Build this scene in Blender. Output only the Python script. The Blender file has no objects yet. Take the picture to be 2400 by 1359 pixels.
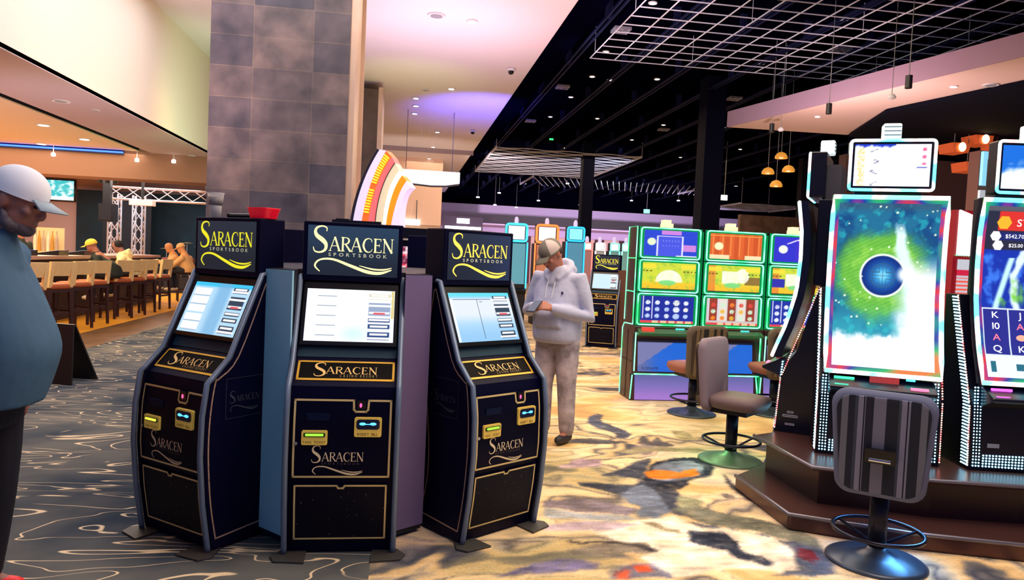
import bpy, bmesh, math, random
import numpy as np
from mathutils import Vector, Matrix
random.seed(7)
R = math.radians
S = bpy.context.scene
COL = S.collection
# ------------------------------------------------------------------ camera
F = 1700.0; EYE = 1.55
_a = math.atan(260/F); _p = math.atan(74/F); _r = R(2.65)
fw = np.array([math.sin(_a)*math.cos(_p), math.cos(_a)*math.cos(_p), -math.sin(_p)])
_rt = np.array([math.cos(_a), -math.sin(_a), 0.]); _up = np.cross(_rt, fw)
rt = _rt*math.cos(_r)+_up*math.sin(_r); up = -_rt*math.sin(_r)+_up*math.cos(_r)
cd = bpy.data.cameras.new('camera'); cam = bpy.data.objects.new('camera', cd); COL.objects.link(cam)
cd.sensor_width = 36; cd.lens = 36*F/2400; cd.clip_end = 300; cd.clip_start = .05
m = Matrix(((rt[0], up[0], -fw[0], 0), (rt[1], up[1], -fw[1], 0), (rt[2], up[2], -fw[2], EYE), (0, 0, 0, 1)))
cam.matrix_world = m
S.camera = cam
def ray(x, y): return fw+rt*(x-1200)/F-up*(y-679.5)/F
def gp(x, y, z=0):                      # pixel of the survey -> point on a level plane
    d = ray(x, y); t = (z-EYE)/d[2]; return np.array([0, 0, EYE])+d*t
def yp(x, y, Y):
    d = ray(x, y); return np.array([0, 0, EYE])+d*(Y/d[1])
# ------------------------------------------------------------------ view, world, lights
S.view_settings.view_transform = 'Standard'; S.view_settings.look = 'None'
S.view_settings.gamma = 1; S.view_settings.exposure = 0.0
w = bpy.data.worlds.new('world'); S.world = w; w.use_nodes = True
w.node_tree.nodes['Background'].inputs[0].default_value = (.10, .16, .62, 1)
w.node_tree.nodes['Background'].inputs[1].default_value = .32
def area(name, loc, size, power, col, rot=(0, 0, 0), sy=None):
    l = bpy.data.lights.new(name, 'AREA'); l.energy = power; l.color = col
    l.shape = 'RECTANGLE'; l.size = size; l.size_y = sy or size
    o = bpy.data.objects.new(name, l); o.location = loc; o.rotation_euler = rot; COL.objects.link(o); return o
def spot(name, loc, target, power, col, ang=60, blend=1, rad=.2):
    l = bpy.data.lights.new(name, 'SPOT'); l.energy = power; l.color = col; l.spot_size = R(ang); l.spot_blend = blend
    l.shadow_soft_size = rad
    o = bpy.data.objects.new(name, l); o.location = loc
    o.rotation_euler = (Vector(target)-Vector(loc)).to_track_quat('-Z', 'Y').to_euler(); COL.objects.link(o); return o
# ceiling lamps over the open gaming floor (warm), over the bar (amber), over the walkway (cool)
area('gaming_floor_lamps', (3.2, 7.5, 5.3), 5, 560, (1, .78, .54), sy=10)
area('gaming_floor_near_lamps', (2.2, 2.0, 5.3), 3, 260, (1, .80, .66), sy=4)
area('gaming_floor_far_lamps', (6, 26, 5.3), 12, 900, (1, .74, .5), sy=16)
area('bar_lamps', (-7.6, 13.5, 3.42), 4, 620, (1, .80, .48), sy=9)
area('bar_back_lamps', (-9.0, 21.8, 3.3), 6, 520, (1, .84, .76), sy=5)
area('walkway_lamps', (-2.2, 8.5, 5.35), 3, 230, (.74, .82, 1), sy=8)
# unseen lights without fixtures, added to wash walls, ceilings and other parts
spot('wall_wash_warm', (-1.2, 9.5, 1.9), (-4.15, 11.0, 4.4), 360, (1, .74, .48), 100)
spot('wall_wash_pink', (-1.0, 6.5, 1.9), (-4.15, 7.2, 4.8), 300, (1, .70, .60), 100)
spot('wall_wash_green', (-1.6, 13.0, 2.0), (-4.15, 15.2, 4.3), 300, (.60, 1, .50), 80)
spot('wall_wash_amber', (-2.4, 13.0, 3.0), (-4.15, 13.2, 3.6), 40, (1, .6, .15), 50)
spot('ceiling_wash_pink', (1.9, 9.0, 2.2), (1.9, 11.0, 5.45), 760, (1, .42, .46), 100)
spot('ceiling_wash_white', (.4, 12.0, 2.2), (.3, 13.0, 5.45), 480, (.86, .74, 1), 110)
spot('ceiling_wash_yellow', (-.2, 15.0, 2.4), (.1, 16.3, 5.45), 100, (.8, 1, .2), 70)
spot('ceiling_wash_violet', (1.9, 17.0, 2.6), (2.0, 19.2, 5.45), 1500, (.14, .12, 1), 70)
spot('ceiling_wash_far', (.6, 23.0, 2.2), (.4, 30.0, 4.6), 900, (1, .78, .70), 110)
spot('bulkhead_wash', (14, 34.0, 1.8), (14, 45, 4.4), 3200, (.80, .62, 1), 120)
spot('bulkhead_wash', (4, 34.0, 1.8), (5, 45, 4.4), 2600, (.86, .62, .9), 110)
spot('beam_wash', (6.2, 10.5, 2.7), (8.6, 11.6, 4.5), 420, (1, .70, .68), 140)
spot('beam_face_wash', (4.0, 10.5, 2.5), (7.3, 11.4, 4.7), 90, (.8, .55, 1), 90)
area('bar_beam_wash', (-7, 15.2, 2.2), 4, 12, (1, .6, .25), (R(70), 0, 0), sy=1)
spot('lattice_wash', (2.2, 9.5, 4.6), (4.6, 11.5, 5.45), 260, (.85, .88, 1), 80)
spot('lattice_wash', (2.2, 13.0, 4.4), (4.0, 12.8, 5.45), 160, (.85, .88, 1), 80)
spot('louvre_wash', (2.4, 26.5, 4.2), (4.6, 29, 5.42), 500, (1, .75, .72), 90)
spot('louvre_wash', (8.6, 25.5, 4.0), (6.5, 29, 5.42), 420, (.7, .75, 1), 100)
spot('louvre_wash', (9.5, 33.0, 3.6), (10, 36, 5.42), 500, (.8, .95, .9), 120)
area('column_wash', (-1.3, 5.0, 5.3), 1.5, 60, (1, .80, .66), (R(55), 0, 0))
spot('column_wash', (-3.2, 4.6, 2.0), (-1.3, 7.5, 3.2), 25, (.72, .74, 1), 80)
spot('soffit_wash', (-4.6, 10.0, .8), (-4.9, 11.5, 3.47), 110, (.80, .76, 1), 120)
spot('cool_front_wash', (-2.7, .8, 3.6), (-.6, 3.9, 1.1), 55, (.45, .78, 1), 50)
spot('stage_wash', (-7.5, 21.5, 2.6), (-7.0, 25.6, 1.6), 160, (.1, .6, .9), 100)
# ------------------------------------------------------------------ helpers
def lin(c):
    return tuple(((v/255)/12.92 if v/255 <= .04045 else ((v/255+.055)/1.055)**2.4) for v in c)
MATS = {}
def M(name, rgb=(128, 128, 128), rough=.6, metal=0, es=0, ecol=None, spec=.5, noise=0, nscale=8, bump=0, alpha=1, coat=0):
    if name in MATS: return MATS[name]
    mt = bpy.data.materials.new(name); mt.use_nodes = True; MATS[name] = mt
    nt = mt.node_tree; b = nt.nodes['Principled BSDF']
    c = lin(rgb)
    b.inputs['Base Color'].default_value = (*c, 1); b.inputs['Roughness'].default_value = rough
    b.inputs['Metallic'].default_value = metal; b.inputs['Specular IOR Level'].default_value = spec
    b.inputs['Coat Weight'].default_value = coat
    if alpha < 1: b.inputs['Alpha'].default_value = alpha
    if es:
        b.inputs['Emission Color'].default_value = (*lin(ecol or rgb), 1); b.inputs['Emission Strength'].default_value = es
    if noise or bump:
        tc = nt.nodes.new('ShaderNodeTexCoord'); n = nt.nodes.new('ShaderNodeTexNoise'); n.inputs['Scale'].default_value = nscale
        n.inputs['Detail'].default_value = 4
        nt.links.new(tc.outputs['Object'], n.inputs['Vector'])
        if noise:
            cr = nt.nodes.new('ShaderNodeValToRGB'); e = cr.color_ramp.elements
            e[0].position = .3; e[1].position = .7
            e[0].color = (*[v*(1-noise) for v in c], 1); e[1].color = (*[min(1, v*(1+noise)) for v in c], 1)
            nt.links.new(n.outputs['Fac'], cr.inputs[0]); nt.links.new(cr.outputs[0], b.inputs['Base Color'])
        if bump:
            bp = nt.nodes.new('ShaderNodeBump'); bp.inputs['Strength'].default_value = bump; bp.inputs['Distance'].default_value = .02
            nt.links.new(n.outputs['Fac'], bp.inputs['Height']); nt.links.new(bp.outputs[0], b.inputs['Normal'])
    return mt
def screen_mat(name, strength=1):
    if name in MATS: return MATS[name]
    mt = bpy.data.materials.new(name); mt.use_nodes = True; MATS[name] = mt; nt = mt.node_tree
    b = nt.nodes['Principled BSDF']; at = nt.nodes.new('ShaderNodeAttribute'); at.attribute_name = 'Col'
    b.inputs['Base Color'].default_value = (.01, .01, .012, 1); b.inputs['Roughness'].default_value = .15
    nt.links.new(at.outputs['Color'], b.inputs['Emission Color']); b.inputs['Emission Strength'].default_value = strength
    return mt
def attr_mat(name, rough=.95, fine=(60, .12)):
    if name in MATS: return MATS[name]
    mt = bpy.data.materials.new(name); mt.use_nodes = True; MATS[name] = mt; nt = mt.node_tree
    b = nt.nodes['Principled BSDF']; at = nt.nodes.new('ShaderNodeAttribute'); at.attribute_name = 'Col'
    b.inputs['Roughness'].default_value = rough; b.inputs['Specular IOR Level'].default_value = .1
    tc = nt.nodes.new('ShaderNodeTexCoord'); n = nt.nodes.new('ShaderNodeTexNoise'); n.inputs['Scale'].default_value = fine[0]
    n.inputs['Detail'].default_value = 3
    mx = nt.nodes.new('ShaderNodeMix'); mx.data_type = 'RGBA'; mx.blend_type = 'OVERLAY'; mx.inputs[0].default_value = fine[1]*3
    nt.links.new(tc.outputs['Object'], n.inputs['Vector'])
    nt.links.new(at.outputs['Color'], mx.inputs[6]); nt.links.new(n.outputs['Fac'], mx.inputs[7])
    nt.links.new(mx.outputs[2], b.inputs['Base Color'])
    return mt
class B:
    """collects shapes for ONE mesh object"""
    def __init__(s): s.v = []; s.f = []; s.mi = []; s.cur = 0
    def add(s, vs, fs, mi=None):
        k = len(s.v); s.v += [tuple(map(float, v)) for v in vs]
        s.f += [tuple(i+k for i in f) for f in fs]; s.mi += [s.cur if mi is None else mi]*len(fs); return s
    def box(s, c, d, rz=0, rx=0, mi=None):
        x, y, z = d[0]/2, d[1]/2, d[2]/2
        vs = [Vector((i*x, j*y, k*z)) for i in (-1, 1) for j in (-1, 1) for k in (-1, 1)]
        mt = Matrix.Rotation(rz, 3, 'Z') @ Matrix.Rotation(rx, 3, 'X')
        vs = [mt @ v + Vector(c) for v in vs]
        return s.add(vs, [(0, 1, 3, 2), (4, 6, 7, 5), (0, 4, 5, 1), (2, 3, 7, 6), (0, 2, 6, 4), (1, 5, 7, 3)], mi)
    def b2(s, x0, x1, y0, y1, z0, z1, mi=None): return s.box(((x0+x1)/2, (y0+y1)/2, (z0+z1)/2), (x1-x0, y1-y0, z1-z0), mi=mi)
    def prism(s, pts, a, b, axis='x', mi=None):
        """outline pts (2-D) extruded from a to b along an axis"""
        n = len(pts)
        def P(u, v, t): return {'x': (t, u, v), 'y': (u, t, v), 'z': (u, v, t)}[axis]
        vs = [P(u, v, a) for u, v in pts]+[P(u, v, b) for u, v in pts]
        fs = [tuple(range(n-1, -1, -1)), tuple(range(n, 2*n))]+[(i, (i+1) % n, n+(i+1) % n, n+i) for i in range(n)]
        return s.add(vs, fs, mi)
    def quad(s, a, b, c, d, mi=None): return s.add([a, b, c, d], [(0, 1, 2, 3)], mi)
    def tube(s, pts, r, n=10, closed=False, caps=True, sq=1, mi=None):
        P = [np.array(p, float) for p in pts]; N = len(P)
        rr = [r]*N if np.isscalar(r) else list(r)
        T = []
        for i in range(N):
            a = P[(i-1) % N] if (closed or i > 0) else P[i]; b = P[(i+1) % N] if (closed or i < N-1) else P[i]
            t = b-a; T.append(t/(np.linalg.norm(t)+1e-9))
        u = np.cross(T[0], (0, 0, 1.)); u = u if np.linalg.norm(u) > .15 else np.cross(T[0], (1., 0, 0)); u /= np.linalg.norm(u)
        vs = []
        for i in range(N):
            u = u-T[i]*(u@T[i]); u /= np.linalg.norm(u)+1e-9; v = np.cross(T[i], u)
            for k in range(n):
                an = 2*math.pi*k/n; vs.append(P[i]+rr[i]*(u*math.cos(an)+v*math.sin(an)*sq))
        fs = []
        for i in range(N if closed else N-1):
            j = (i+1) % N
            for k in range(n): fs.append((i*n+k, i*n+(k+1) % n, j*n+(k+1) % n, j*n+k))
        if not closed and caps:
            fs.append(tuple(range(n-1, -1, -1))); fs.append(tuple((N-1)*n+k for k in range(n)))
        return s.add(vs, fs, mi)
    def limb(s, pts, r, n=12):
        """closed limb with rounded ends"""
        P = [np.array(p, float) for p in pts]; rr = list(r)
        d0 = P[0]-P[1]; d0 /= np.linalg.norm(d0); d1 = P[-1]-P[-2]; d1 /= np.linalg.norm(d1)
        P = [P[0]+d0*rr[0]*.9, P[0]+d0*rr[0]*.55]+P+[P[-1]+d1*rr[-1]*.55, P[-1]+d1*rr[-1]*.9]
        rr = [rr[0]*.35, rr[0]*.82]+rr+[rr[-1]*.82, rr[-1]*.35]
        return s.tube(P, rr, n)
    def lathe(s, prof, c=(0, 0, 0), n=24, mi=None, sx=1, sy=1):
        vs = []; N = len(prof)
        for r_, z in prof:
            for k in range(n):
                an = 2*math.pi*k/n; vs.append((c[0]+r_*math.cos(an)*sx, c[1]+r_*math.sin(an)*sy, c[2]+z))
        fs = [(i*n+k, i*n+(k+1) % n, (i+1)*n+(k+1) % n, (i+1)*n+k) for i in range(N-1) for k in range(n)]
        if prof[0][0] > 1e-6: fs.append(tuple(range(n-1, -1, -1)))
        if prof[-1][0] > 1e-6: fs.append(tuple((N-1)*n+k for k in range(n)))
        return s.add(vs, fs, mi)
    def ell(s, c, r, n=14, m_=9, rot=None):
        vs = []; mt = rot or Matrix.Identity(3)
        for i in range(m_+1):
            th = math.pi*(i+.001)/(m_+.002)
            for k in range(n):
                ph = 2*math.pi*k/n
                v = mt @ Vector((r[0]*math.sin(th)*math.cos(ph), r[1]*math.sin(th)*math.sin(ph), -r[2]*math.cos(th)))
                vs.append(v+Vector(c))
        fs = [(i*n+k, i*n+(k+1) % n, (i+1)*n+(k+1) % n, (i+1)*n+k) for i in range(m_) for k in range(n)]
        fs.append(tuple(range(n-1, -1, -1))); fs.append(tuple(m_*n+k for k in range(n)))
        return s.add(vs, fs)
    def loft(s, rings, n=20, p=2.0):
        """rings of (cx,cy,cz,rx,ry) closed top and bottom"""
        vs = []
        for cx, cy, cz, rx, ry in rings:
            for k in range(n):
                a = 2*math.pi*k/n; ca, sa = math.cos(a), math.sin(a)
                vs.append((cx+rx*math.copysign(abs(ca)**(2/p), ca), cy+ry*math.copysign(abs(sa)**(2/p), sa), cz))
        fs = [(i*n+k, i*n+(k+1) % n, (i+1)*n+(k+1) % n, (i+1)*n+k) for i in range(len(rings)-1) for k in range(n)]
        fs.append(tuple(range(n-1, -1, -1))); fs.append(tuple((len(rings)-1)*n+k for k in range(n)))
        return s.add(vs, fs)
    def obj(s, name, mats, parent=None, smooth=False, bevel=0, remesh=0, loc=None, auto=None):
        me = bpy.data.meshes.new(name); me.from_pydata(s.v, [], s.f)
        if not isinstance(mats, (list, tuple)): mats = [mats]
        for m_ in mats: me.materials.append(m_)
        me.polygons.foreach_set('material_index', s.mi)
        bm = bmesh.new(); bm.from_mesh(me); bmesh.ops.recalc_face_normals(bm, faces=bm.faces); bm.to_mesh(me); bm.free()
        if smooth or auto or remesh: me.polygons.foreach_set('use_smooth', [True]*len(me.polygons))
        if auto and not remesh:
            try: me.set_sharp_from_angle(angle=R(auto))
            except Exception: pass
        me.update()
        o = bpy.data.objects.new(name, me); COL.objects.link(o)
        if parent is not None: o.parent = parent
        if loc is not None: o.location = loc
        if remesh:
            md = o.modifiers.new('fuse', 'REMESH'); md.mode = 'VOXEL'; md.voxel_size = remesh; md.use_smooth_shade = True
            sm = o.modifiers.new('smooth', 'SMOOTH'); sm.iterations = 3; sm.factor = .5
        if bevel:
            bv = o.modifiers.new('bevel', 'BEVEL'); bv.width = bevel; bv.segments = 2; bv.limit_method = 'ANGLE'; bv.angle_limit = R(40)
        return o
def tag(o, label, cat, group=None, kind=None):
    if label: o['label'] = label
    if cat: o['category'] = cat
    if group: o['group'] = group
    if kind: o['kind'] = kind
    return o
def thing(name, label, cat, loc=(0, 0, 0), rz=0, group=None):
    o = bpy.data.objects.new(name, None); COL.objects.link(o); o.location = loc; o.rotation_euler = (0, 0, rz)
    o.empty_display_size = .1
    return tag(o, label, cat, group)
def struct(o): o['kind'] = 'structure'; return o
def kids(o): return [c for c in bpy.data.objects if c.parent == o]
def copy_tree(o, parent=None):
    c = o.copy(); COL.objects.link(c)
    if parent is not None: c.parent = parent
    for ch in kids(o): copy_tree(ch, c)
    return c
def dup(root, loc, rz, label=None, group=None):
    r = copy_tree(root); r.location = loc; r.rotation_euler = (0, 0, rz)
    if label: r['label'] = label
    if group: r['group'] = group
    return r
def rrect(w_, h_, r_, n=5, cx=0, cy=0):
    pts = []
    for (sx, sy, a0) in ((1, 1, 0), (-1, 1, 90), (-1, -1, 180), (1, -1, 270)):
        for k in range(n+1):
            a = R(a0+90*k/n); pts.append((cx+sx*(w_/2-r_)+r_*math.cos(a), cy+sy*(h_/2-r_)+r_*math.sin(a)))
    return pts
def crom(pts, k=5):
    P = [np.array(p, float) for p in pts]; out = []
    for i in range(len(P)-1):
        p0 = P[max(i-1, 0)]; p1 = P[i]; p2 = P[i+1]; p3 = P[min(i+2, len(P)-1)]
        for j in range(k):
            t = j/k; out.append(.5*((2*p1)+(-p0+p2)*t+(2*p0-5*p1+4*p2-p3)*t*t+(-p0+3*p1-3*p2+p3)*t**3))
    out.append(P[-1]); return out
# ---- lettering: own serif capitals made of pen strokes, plus plain built-in letters
SER = .035
GL = {
 'S': (.68, [([(.60, .80), (.60, .93), (.42, .99), (.20, .93), (.12, .78), (.20, .62), (.42, .48), (.58, .32), (.56, .12), (.36, .01), (.12, .04), (.05, .20)],
        [.03, .05, .05, .08, .12, .16, .18, .15, .11, .06, .05, .03], 1)]),
 'A': (.80, [([(.03, 0), (.38, 1)], [.05, .05], 0), ([(.38, 1), (.74, 0)], [.13, .13], 0), ([(.16, .36), (.60, .36)], [.04, .04], 0),
        ([(-.06, .015), (.15, .015)], [SER]*2, 0), ([(.60, .015), (.86, .015)], [SER]*2, 0)]),
 'R': (.74, [([(.15, 0), (.15, 1)], [.13, .13], 0), ([(.13, .97), (.42, .97), (.57, .88), (.60, .74), (.52, .59), (.34, .52), (.15, .51)], [.05, .05, .10, .13, .10, .05, .04], 1),
        ([(.34, .52), (.72, .01)], [.10, .14], 0), ([(.02, .015), (.29, .015)], [SER]*2, 0), ([(.02, .985), (.2, .985)], [SER]*2, 0), ([(.64, .015), (.86, .015)], [SER]*2, 0)]),
 'C': (.80, [([(.72, .74), (.66, .92), (.46, .99), (.22, .88), (.10, .60), (.11, .36), (.26, .10), (.48, .01), (.66, .08), (.76, .24)], [.04, .05, .05, .11, .14, .14, .11, .06, .04, .03], 1)]),
 'E': (.66, [([(.15, 0), (.15, 1)], [.13, .13], 0), ([(.03, .97), (.56, .97)], [.05]*2, 0), ([(.15, .52), (.46, .52)], [.045]*2, 0), ([(.03, .03), (.60, .03)], [.05]*2, 0),
        ([(.555, .98), (.555, .82)], [.04]*2, 0), ([(.45, .62), (.45, .42)], [.035]*2, 0), ([(.60, .02), (.60, .20)], [.04]*2, 0)]),
 'N': (.84, [([(.13, 0), (.13, 1)], [.05, .05], 0), ([(.10, 1), (.72, 0)], [.14, .14], 0), ([(.72, 0), (.72, 1)], [.05, .05], 0),
        ([(.02, .015), (.24, .015)], [SER]*2, 0), ([(.0, .985), (.2, .985)], [SER]*2, 0), ([(.62, .985), (.84, .985)], [SER]*2, 0)]),
}
def stroke_quads(pts, ws, smooth):
    if smooth:
        n = len(pts); q = crom(pts, 4); wq = np.interp(np.linspace(0, n-1, len(q)), range(n), ws)
    else: q = [np.array(p, float) for p in pts]; wq = ws
    L = []; Rr = []
    for i in range(len(q)):
        t = q[min(i+1, len(q)-1)]-q[max(i-1, 0)]; t = t/(np.linalg.norm(t)+1e-9); n_ = np.array([-t[1], t[0]])
        L.append(q[i]+n_*wq[i]/2); Rr.append(q[i]-n_*wq[i]/2)
    return [(L[i], Rr[i], Rr[i+1], L[i+1]) for i in range(len(q)-1)]
def serif(txt, x, y, h, sp=.06, wx=1.0):
    out = []
    for ch in txt:
        adv, st = GL[ch]
        for pts, ws, sm in st:
            for q in stroke_quads(pts, ws, sm): out.append([(x+p[0]*h*wx, y+p[1]*h) for p in q])
        x += (adv+sp)*h*wx
    return out, x
_tc = {}
def plain(txt, x, y, h, wx=1.0, gap=0.0, align='L'):
    """plain capitals from the built-in letters -> list of 2-D polygons"""
    out = []; X = 0
    for ch in txt:
        if ch == ' ': X += .55; continue
        if ch not in _tc:
            c = bpy.data.curves.new('t', 'FONT'); c.body = ch; c.resolution_u = 3; o = bpy.data.objects.new('t', c); COL.objects.link(o)
            me = bpy.data.meshes.new_from_object(o.evaluated_get(bpy.context.evaluated_depsgraph_get()))
            vs = [v.co.copy() for v in me.vertices]; ps = [[(vs[i].x, vs[i].y) for i in p.vertices] for p in me.polygons]
            wd = max([v.x for v in vs] or [.5]); mn = min([v.x for v in vs] or [0])
            _tc[ch] = ([[(a-mn, b) for a, b in p] for p in ps], wd-mn)
            bpy.data.objects.remove(o); bpy.data.curves.remove(c); bpy.data.meshes.remove(me)
        ps, wd = _tc[ch]
        for p in ps: out.append([((a+X), b) for a, b in p])
        X += wd+.09+gap
    k = h/.70; X -= gap
    off = {'L': 0, 'C': -X*k*wx/2, 'R': -X*k*wx}[align]
    return [[(x+off+a*k*wx, y+b*k) for a, b in p] for p in out], X*k*wx
def logo(W, x0, y0, sub='SPORTSBOOK', swoosh=True):
    """SARACEN wordmark in a box W wide whose lower left corner is x0,y0"""
    q, _ = serif('S', 0, .245, .33, wx=.86); out = q
    q, xe = serif('ARACEN', .21, .27, .175, sp=.03, wx=.92); k = (1-.21)/(xe-.21)
    out += [[(.21+(a-.21)*k, b) for a, b in p] for p in q]
    t, wd = plain(sub, 0, .205, .042, gap=.42); k = .72/wd
    out2 = [[(.20+a*k, b) for a, b in p] for p in t]
    sw = []
    if swoosh:
        sw += stroke_quads([(.10, .01), (.04, .08), (.10, .155), (.26, .165), (.48, .09), (.68, .025), (.84, .015), (.98, .06)], [.01, .022, .02, .026, .036, .042, .036, .01], 1)
        sw += stroke_quads([(.58, .10), (.74, .062), (.88, .06), (.98, .085)], [.005, .02, .02, .008], 1)
    f = lambda P: [[(x0+a*W, y0+b*W) for a, b in p] for p in P]
    return f(out+sw), f(out2)
def put(b, polys, mp, mi=0):
    for p in polys:
        vs = [mp(a, c) for a, c in p]
        b.add(vs, [tuple(range(len(vs)))], mi)
def frame_ribbon(b, loop, wd, mp, seg=.04, mi=0, closed=True):
    """flat gold line around a loop of 2-D points, laid on a curved face"""
    pts = []
    n = len(loop)
    for i in range(n if closed else n-1):
        a = np.array(loop[i], float); c = np.array(loop[(i+1) % n], float); L = np.linalg.norm(c-a); k = max(1, int(L/seg))
        d = (c-a)/L; nn = np.array([-d[1], d[0]])*wd/2
        a2 = a-d*wd/2; c2 = c+d*wd/2
        for j in range(k):
            p = a2+(c2-a2)*j/k; q = a2+(c2-a2)*(j+1)/k
            pts.append([tuple(p+nn), tuple(p-nn), tuple(q-nn), tuple(q+nn)])
    put(b, pts, mp, mi)
def raster(name, mp, nx, ny, fn, mat, parent, smooth=True):
    """a lit screen: fn(u,v) gives its picture in 0-255, u right, v up"""
    u = np.linspace(0, 1, nx+1); v = np.linspace(0, 1, ny+1); U, V = np.meshgrid(u, v)
    c = np.clip(fn(U, V), 0, 255)/255.; c = np.where(c <= .04045, c/12.92, ((c+.055)/1.055)**2.4)
    vs = [mp(a, d) for d in v for a in u]
    i, j = np.meshgrid(np.arange(nx), np.arange(ny)); k = (j*(nx+1)+i).ravel()
    fs = np.stack([k, k+1, k+nx+2, k+nx+1], 1).tolist()
    me = bpy.data.meshes.new(name); me.from_pydata(vs, [], fs); me.materials.append(mat)
    at = me.color_attributes.new('Col', 'FLOAT_COLOR', 'POINT')
    rgba = np.ones((len(vs), 4), np.float32); rgba[:, :3] = c.reshape(-1, 3); at.data.foreach_set('color', rgba.ravel())
    o = bpy.data.objects.new(name, me); COL.objects.link(o)
    if parent is not None: o.parent = parent
    return o
# ---- numpy noise
_rng = np.random.RandomState(3); _G = _rng.rand(256, 256)*2*math.pi
def perlin(x, y):
    xi = np.floor(x).astype(int); yi = np.floor(y).astype(int); xf = x-xi; yf = y-yi
    def g(a, b, dx, dy):
        t = _G[a % 256, b % 256]; return np.cos(t)*dx+np.sin(t)*dy
    f = lambda t: t*t*t*(t*(t*6-15)+10)
    u, v = f(xf), f(yf)
    a = g(xi, yi, xf, yf); b = g(xi+1, yi, xf-1, yf); c = g(xi, yi+1, xf, yf-1); d = g(xi+1, yi+1, xf-1, yf-1)
    return (a*(1-u)+b*u)*(1-v)+(c*(1-u)+d*u)*v*1.0
def fbm(x, y, o=4):
    s = 0; a = 1
    for i in range(o): s = s+a*perlin(x*2**i+17*i, y*2**i+31*i); a *= .5
    return s
def sm(x, a, b):
    t = np.clip((x-a)/(b-a), 0, 1); return t*t*(3-2*t)
def mix(c, col, k): return c*(1-k[..., None])+np.array(col, float)*k[..., None]
def inpoly(X, Y, poly):
    r_ = np.zeros(X.shape, bool); n = len(poly)
    for i in range(n):
        x1, y1 = poly[i]; x2, y2 = poly[(i+1) % n]
        if y1 == y2: continue
        c = ((y1 > Y) != (y2 > Y)) & (X < (x2-x1)*(Y-y1)/(y2-y1)+x1); r_ ^= c
    return r_
# ------------------------------------------------------------------ setting
CH = 5.45
def plane_xy(x0, x1, y0, y1, z, mat, name, t=.06, parent=None):
    b = B(); b.b2(x0, x1, y0, y1, z, z+t); return b.obj(name, mat, parent)
# carpet with cream lines
def mat_line_carpet():
    mt = bpy.data.materials.new('grey_line_carpet'); mt.use_nodes = True; nt = mt.node_tree; b = nt.nodes['Principled BSDF']
    L = nt.links.new; N = nt.nodes.new
    b.inputs['Roughness'].default_value = .95; b.inputs['Specular IOR Level'].default_value = .1
    tc = N('ShaderNodeTexCoord'); mp = N('ShaderNodeMapping'); mp.inputs['Scale'].default_value = (.26, .85, 1); mp.inputs['Rotation'].default_value = (0, 0, R(-12))
    L(tc.outputs['Object'], mp.inputs[0])
    n1 = N('ShaderNodeTexNoise'); n1.inputs['Scale'].default_value = 2.1; n1.inputs['Detail'].default_value = 2.2; n1.inputs['Roughness'].default_value = .55
    n1.inputs['Distortion'].default_value = 1.3
    L(mp.outputs[0], n1.inputs['Vector'])
    mu = N('ShaderNodeMath'); mu.operation = 'MULTIPLY'; mu.inputs[1].default_value = 12; L(n1.outputs['Fac'], mu.inputs[0])
    pg = N('ShaderNodeMath'); pg.operation = 'PINGPONG'; pg.inputs[1].default_value = .5; L(mu.outputs[0], pg.inputs[0])
    cr = N('ShaderNodeValToRGB'); cr.color_ramp.elements[0].position = .024; cr.color_ramp.elements[1].position = .056
    cr.color_ramp.elements[0].color = (1, 1, 1, 1); cr.color_ramp.elements[1].color = (0, 0, 0, 1); L(pg.outputs[0], cr.inputs[0])
    n2 = N('ShaderNodeTexNoise'); n2.inputs['Scale'].default_value = 1.1; n2.inputs['Detail'].default_value = 3; L(tc.outputs['Object'], n2.inputs['Vector'])
    c2 = N('ShaderNodeValToRGB'); e = c2.color_ramp.elements; e[0].position = .38; e[1].position = .62
    e[0].color = (*lin((52, 64, 78)), 1); e[1].color = (*lin((104, 104, 102)), 1); L(n2.outputs['Fac'], c2.inputs[0])
    n3 = N('ShaderNodeTexNoise'); n3.inputs['Scale'].default_value = 1.7; L(tc.outputs['Object'], n3.inputs['Vector'])
    c3 = N('ShaderNodeValToRGB'); c3.color_ramp.elements[0].position = .36; c3.color_ramp.elements[1].position = .44; L(n3.outputs['Fac'], c3.inputs[0])
    ml = N('ShaderNodeMath'); ml.operation = 'MULTIPLY'; L(cr.outputs[0], ml.inputs[0]); L(c3.outputs[0], ml.inputs[1])
    mx = N('ShaderNodeMix'); mx.data_type = 'RGBA'; L(ml.outputs[0], mx.inputs[0]); L(c2.outputs[0], mx.inputs[6]); mx.inputs[7].default_value = (*lin((238, 214, 176)), 1)
    L(mx.outputs[2], b.inputs['Base Color']); return mt
struct(plane_xy(-4.35, -.1, -1, 30, -.06, mat_line_carpet(), 'floor'))
struct(plane_xy(-5.16, -4.35, -1, 30, -.06, M('brown_tile', (120, 88, 58), .28, noise=.35, nscale=2.5), 'floor'))
def mat_gold():
    mt = M('gold_floor', (238, 162, 44), .35, noise=.12, nscale=1.2); return mt
struct(plane_xy(-14, -5.16, -1, 30, -.06, mat_gold(), 'floor'))
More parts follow.
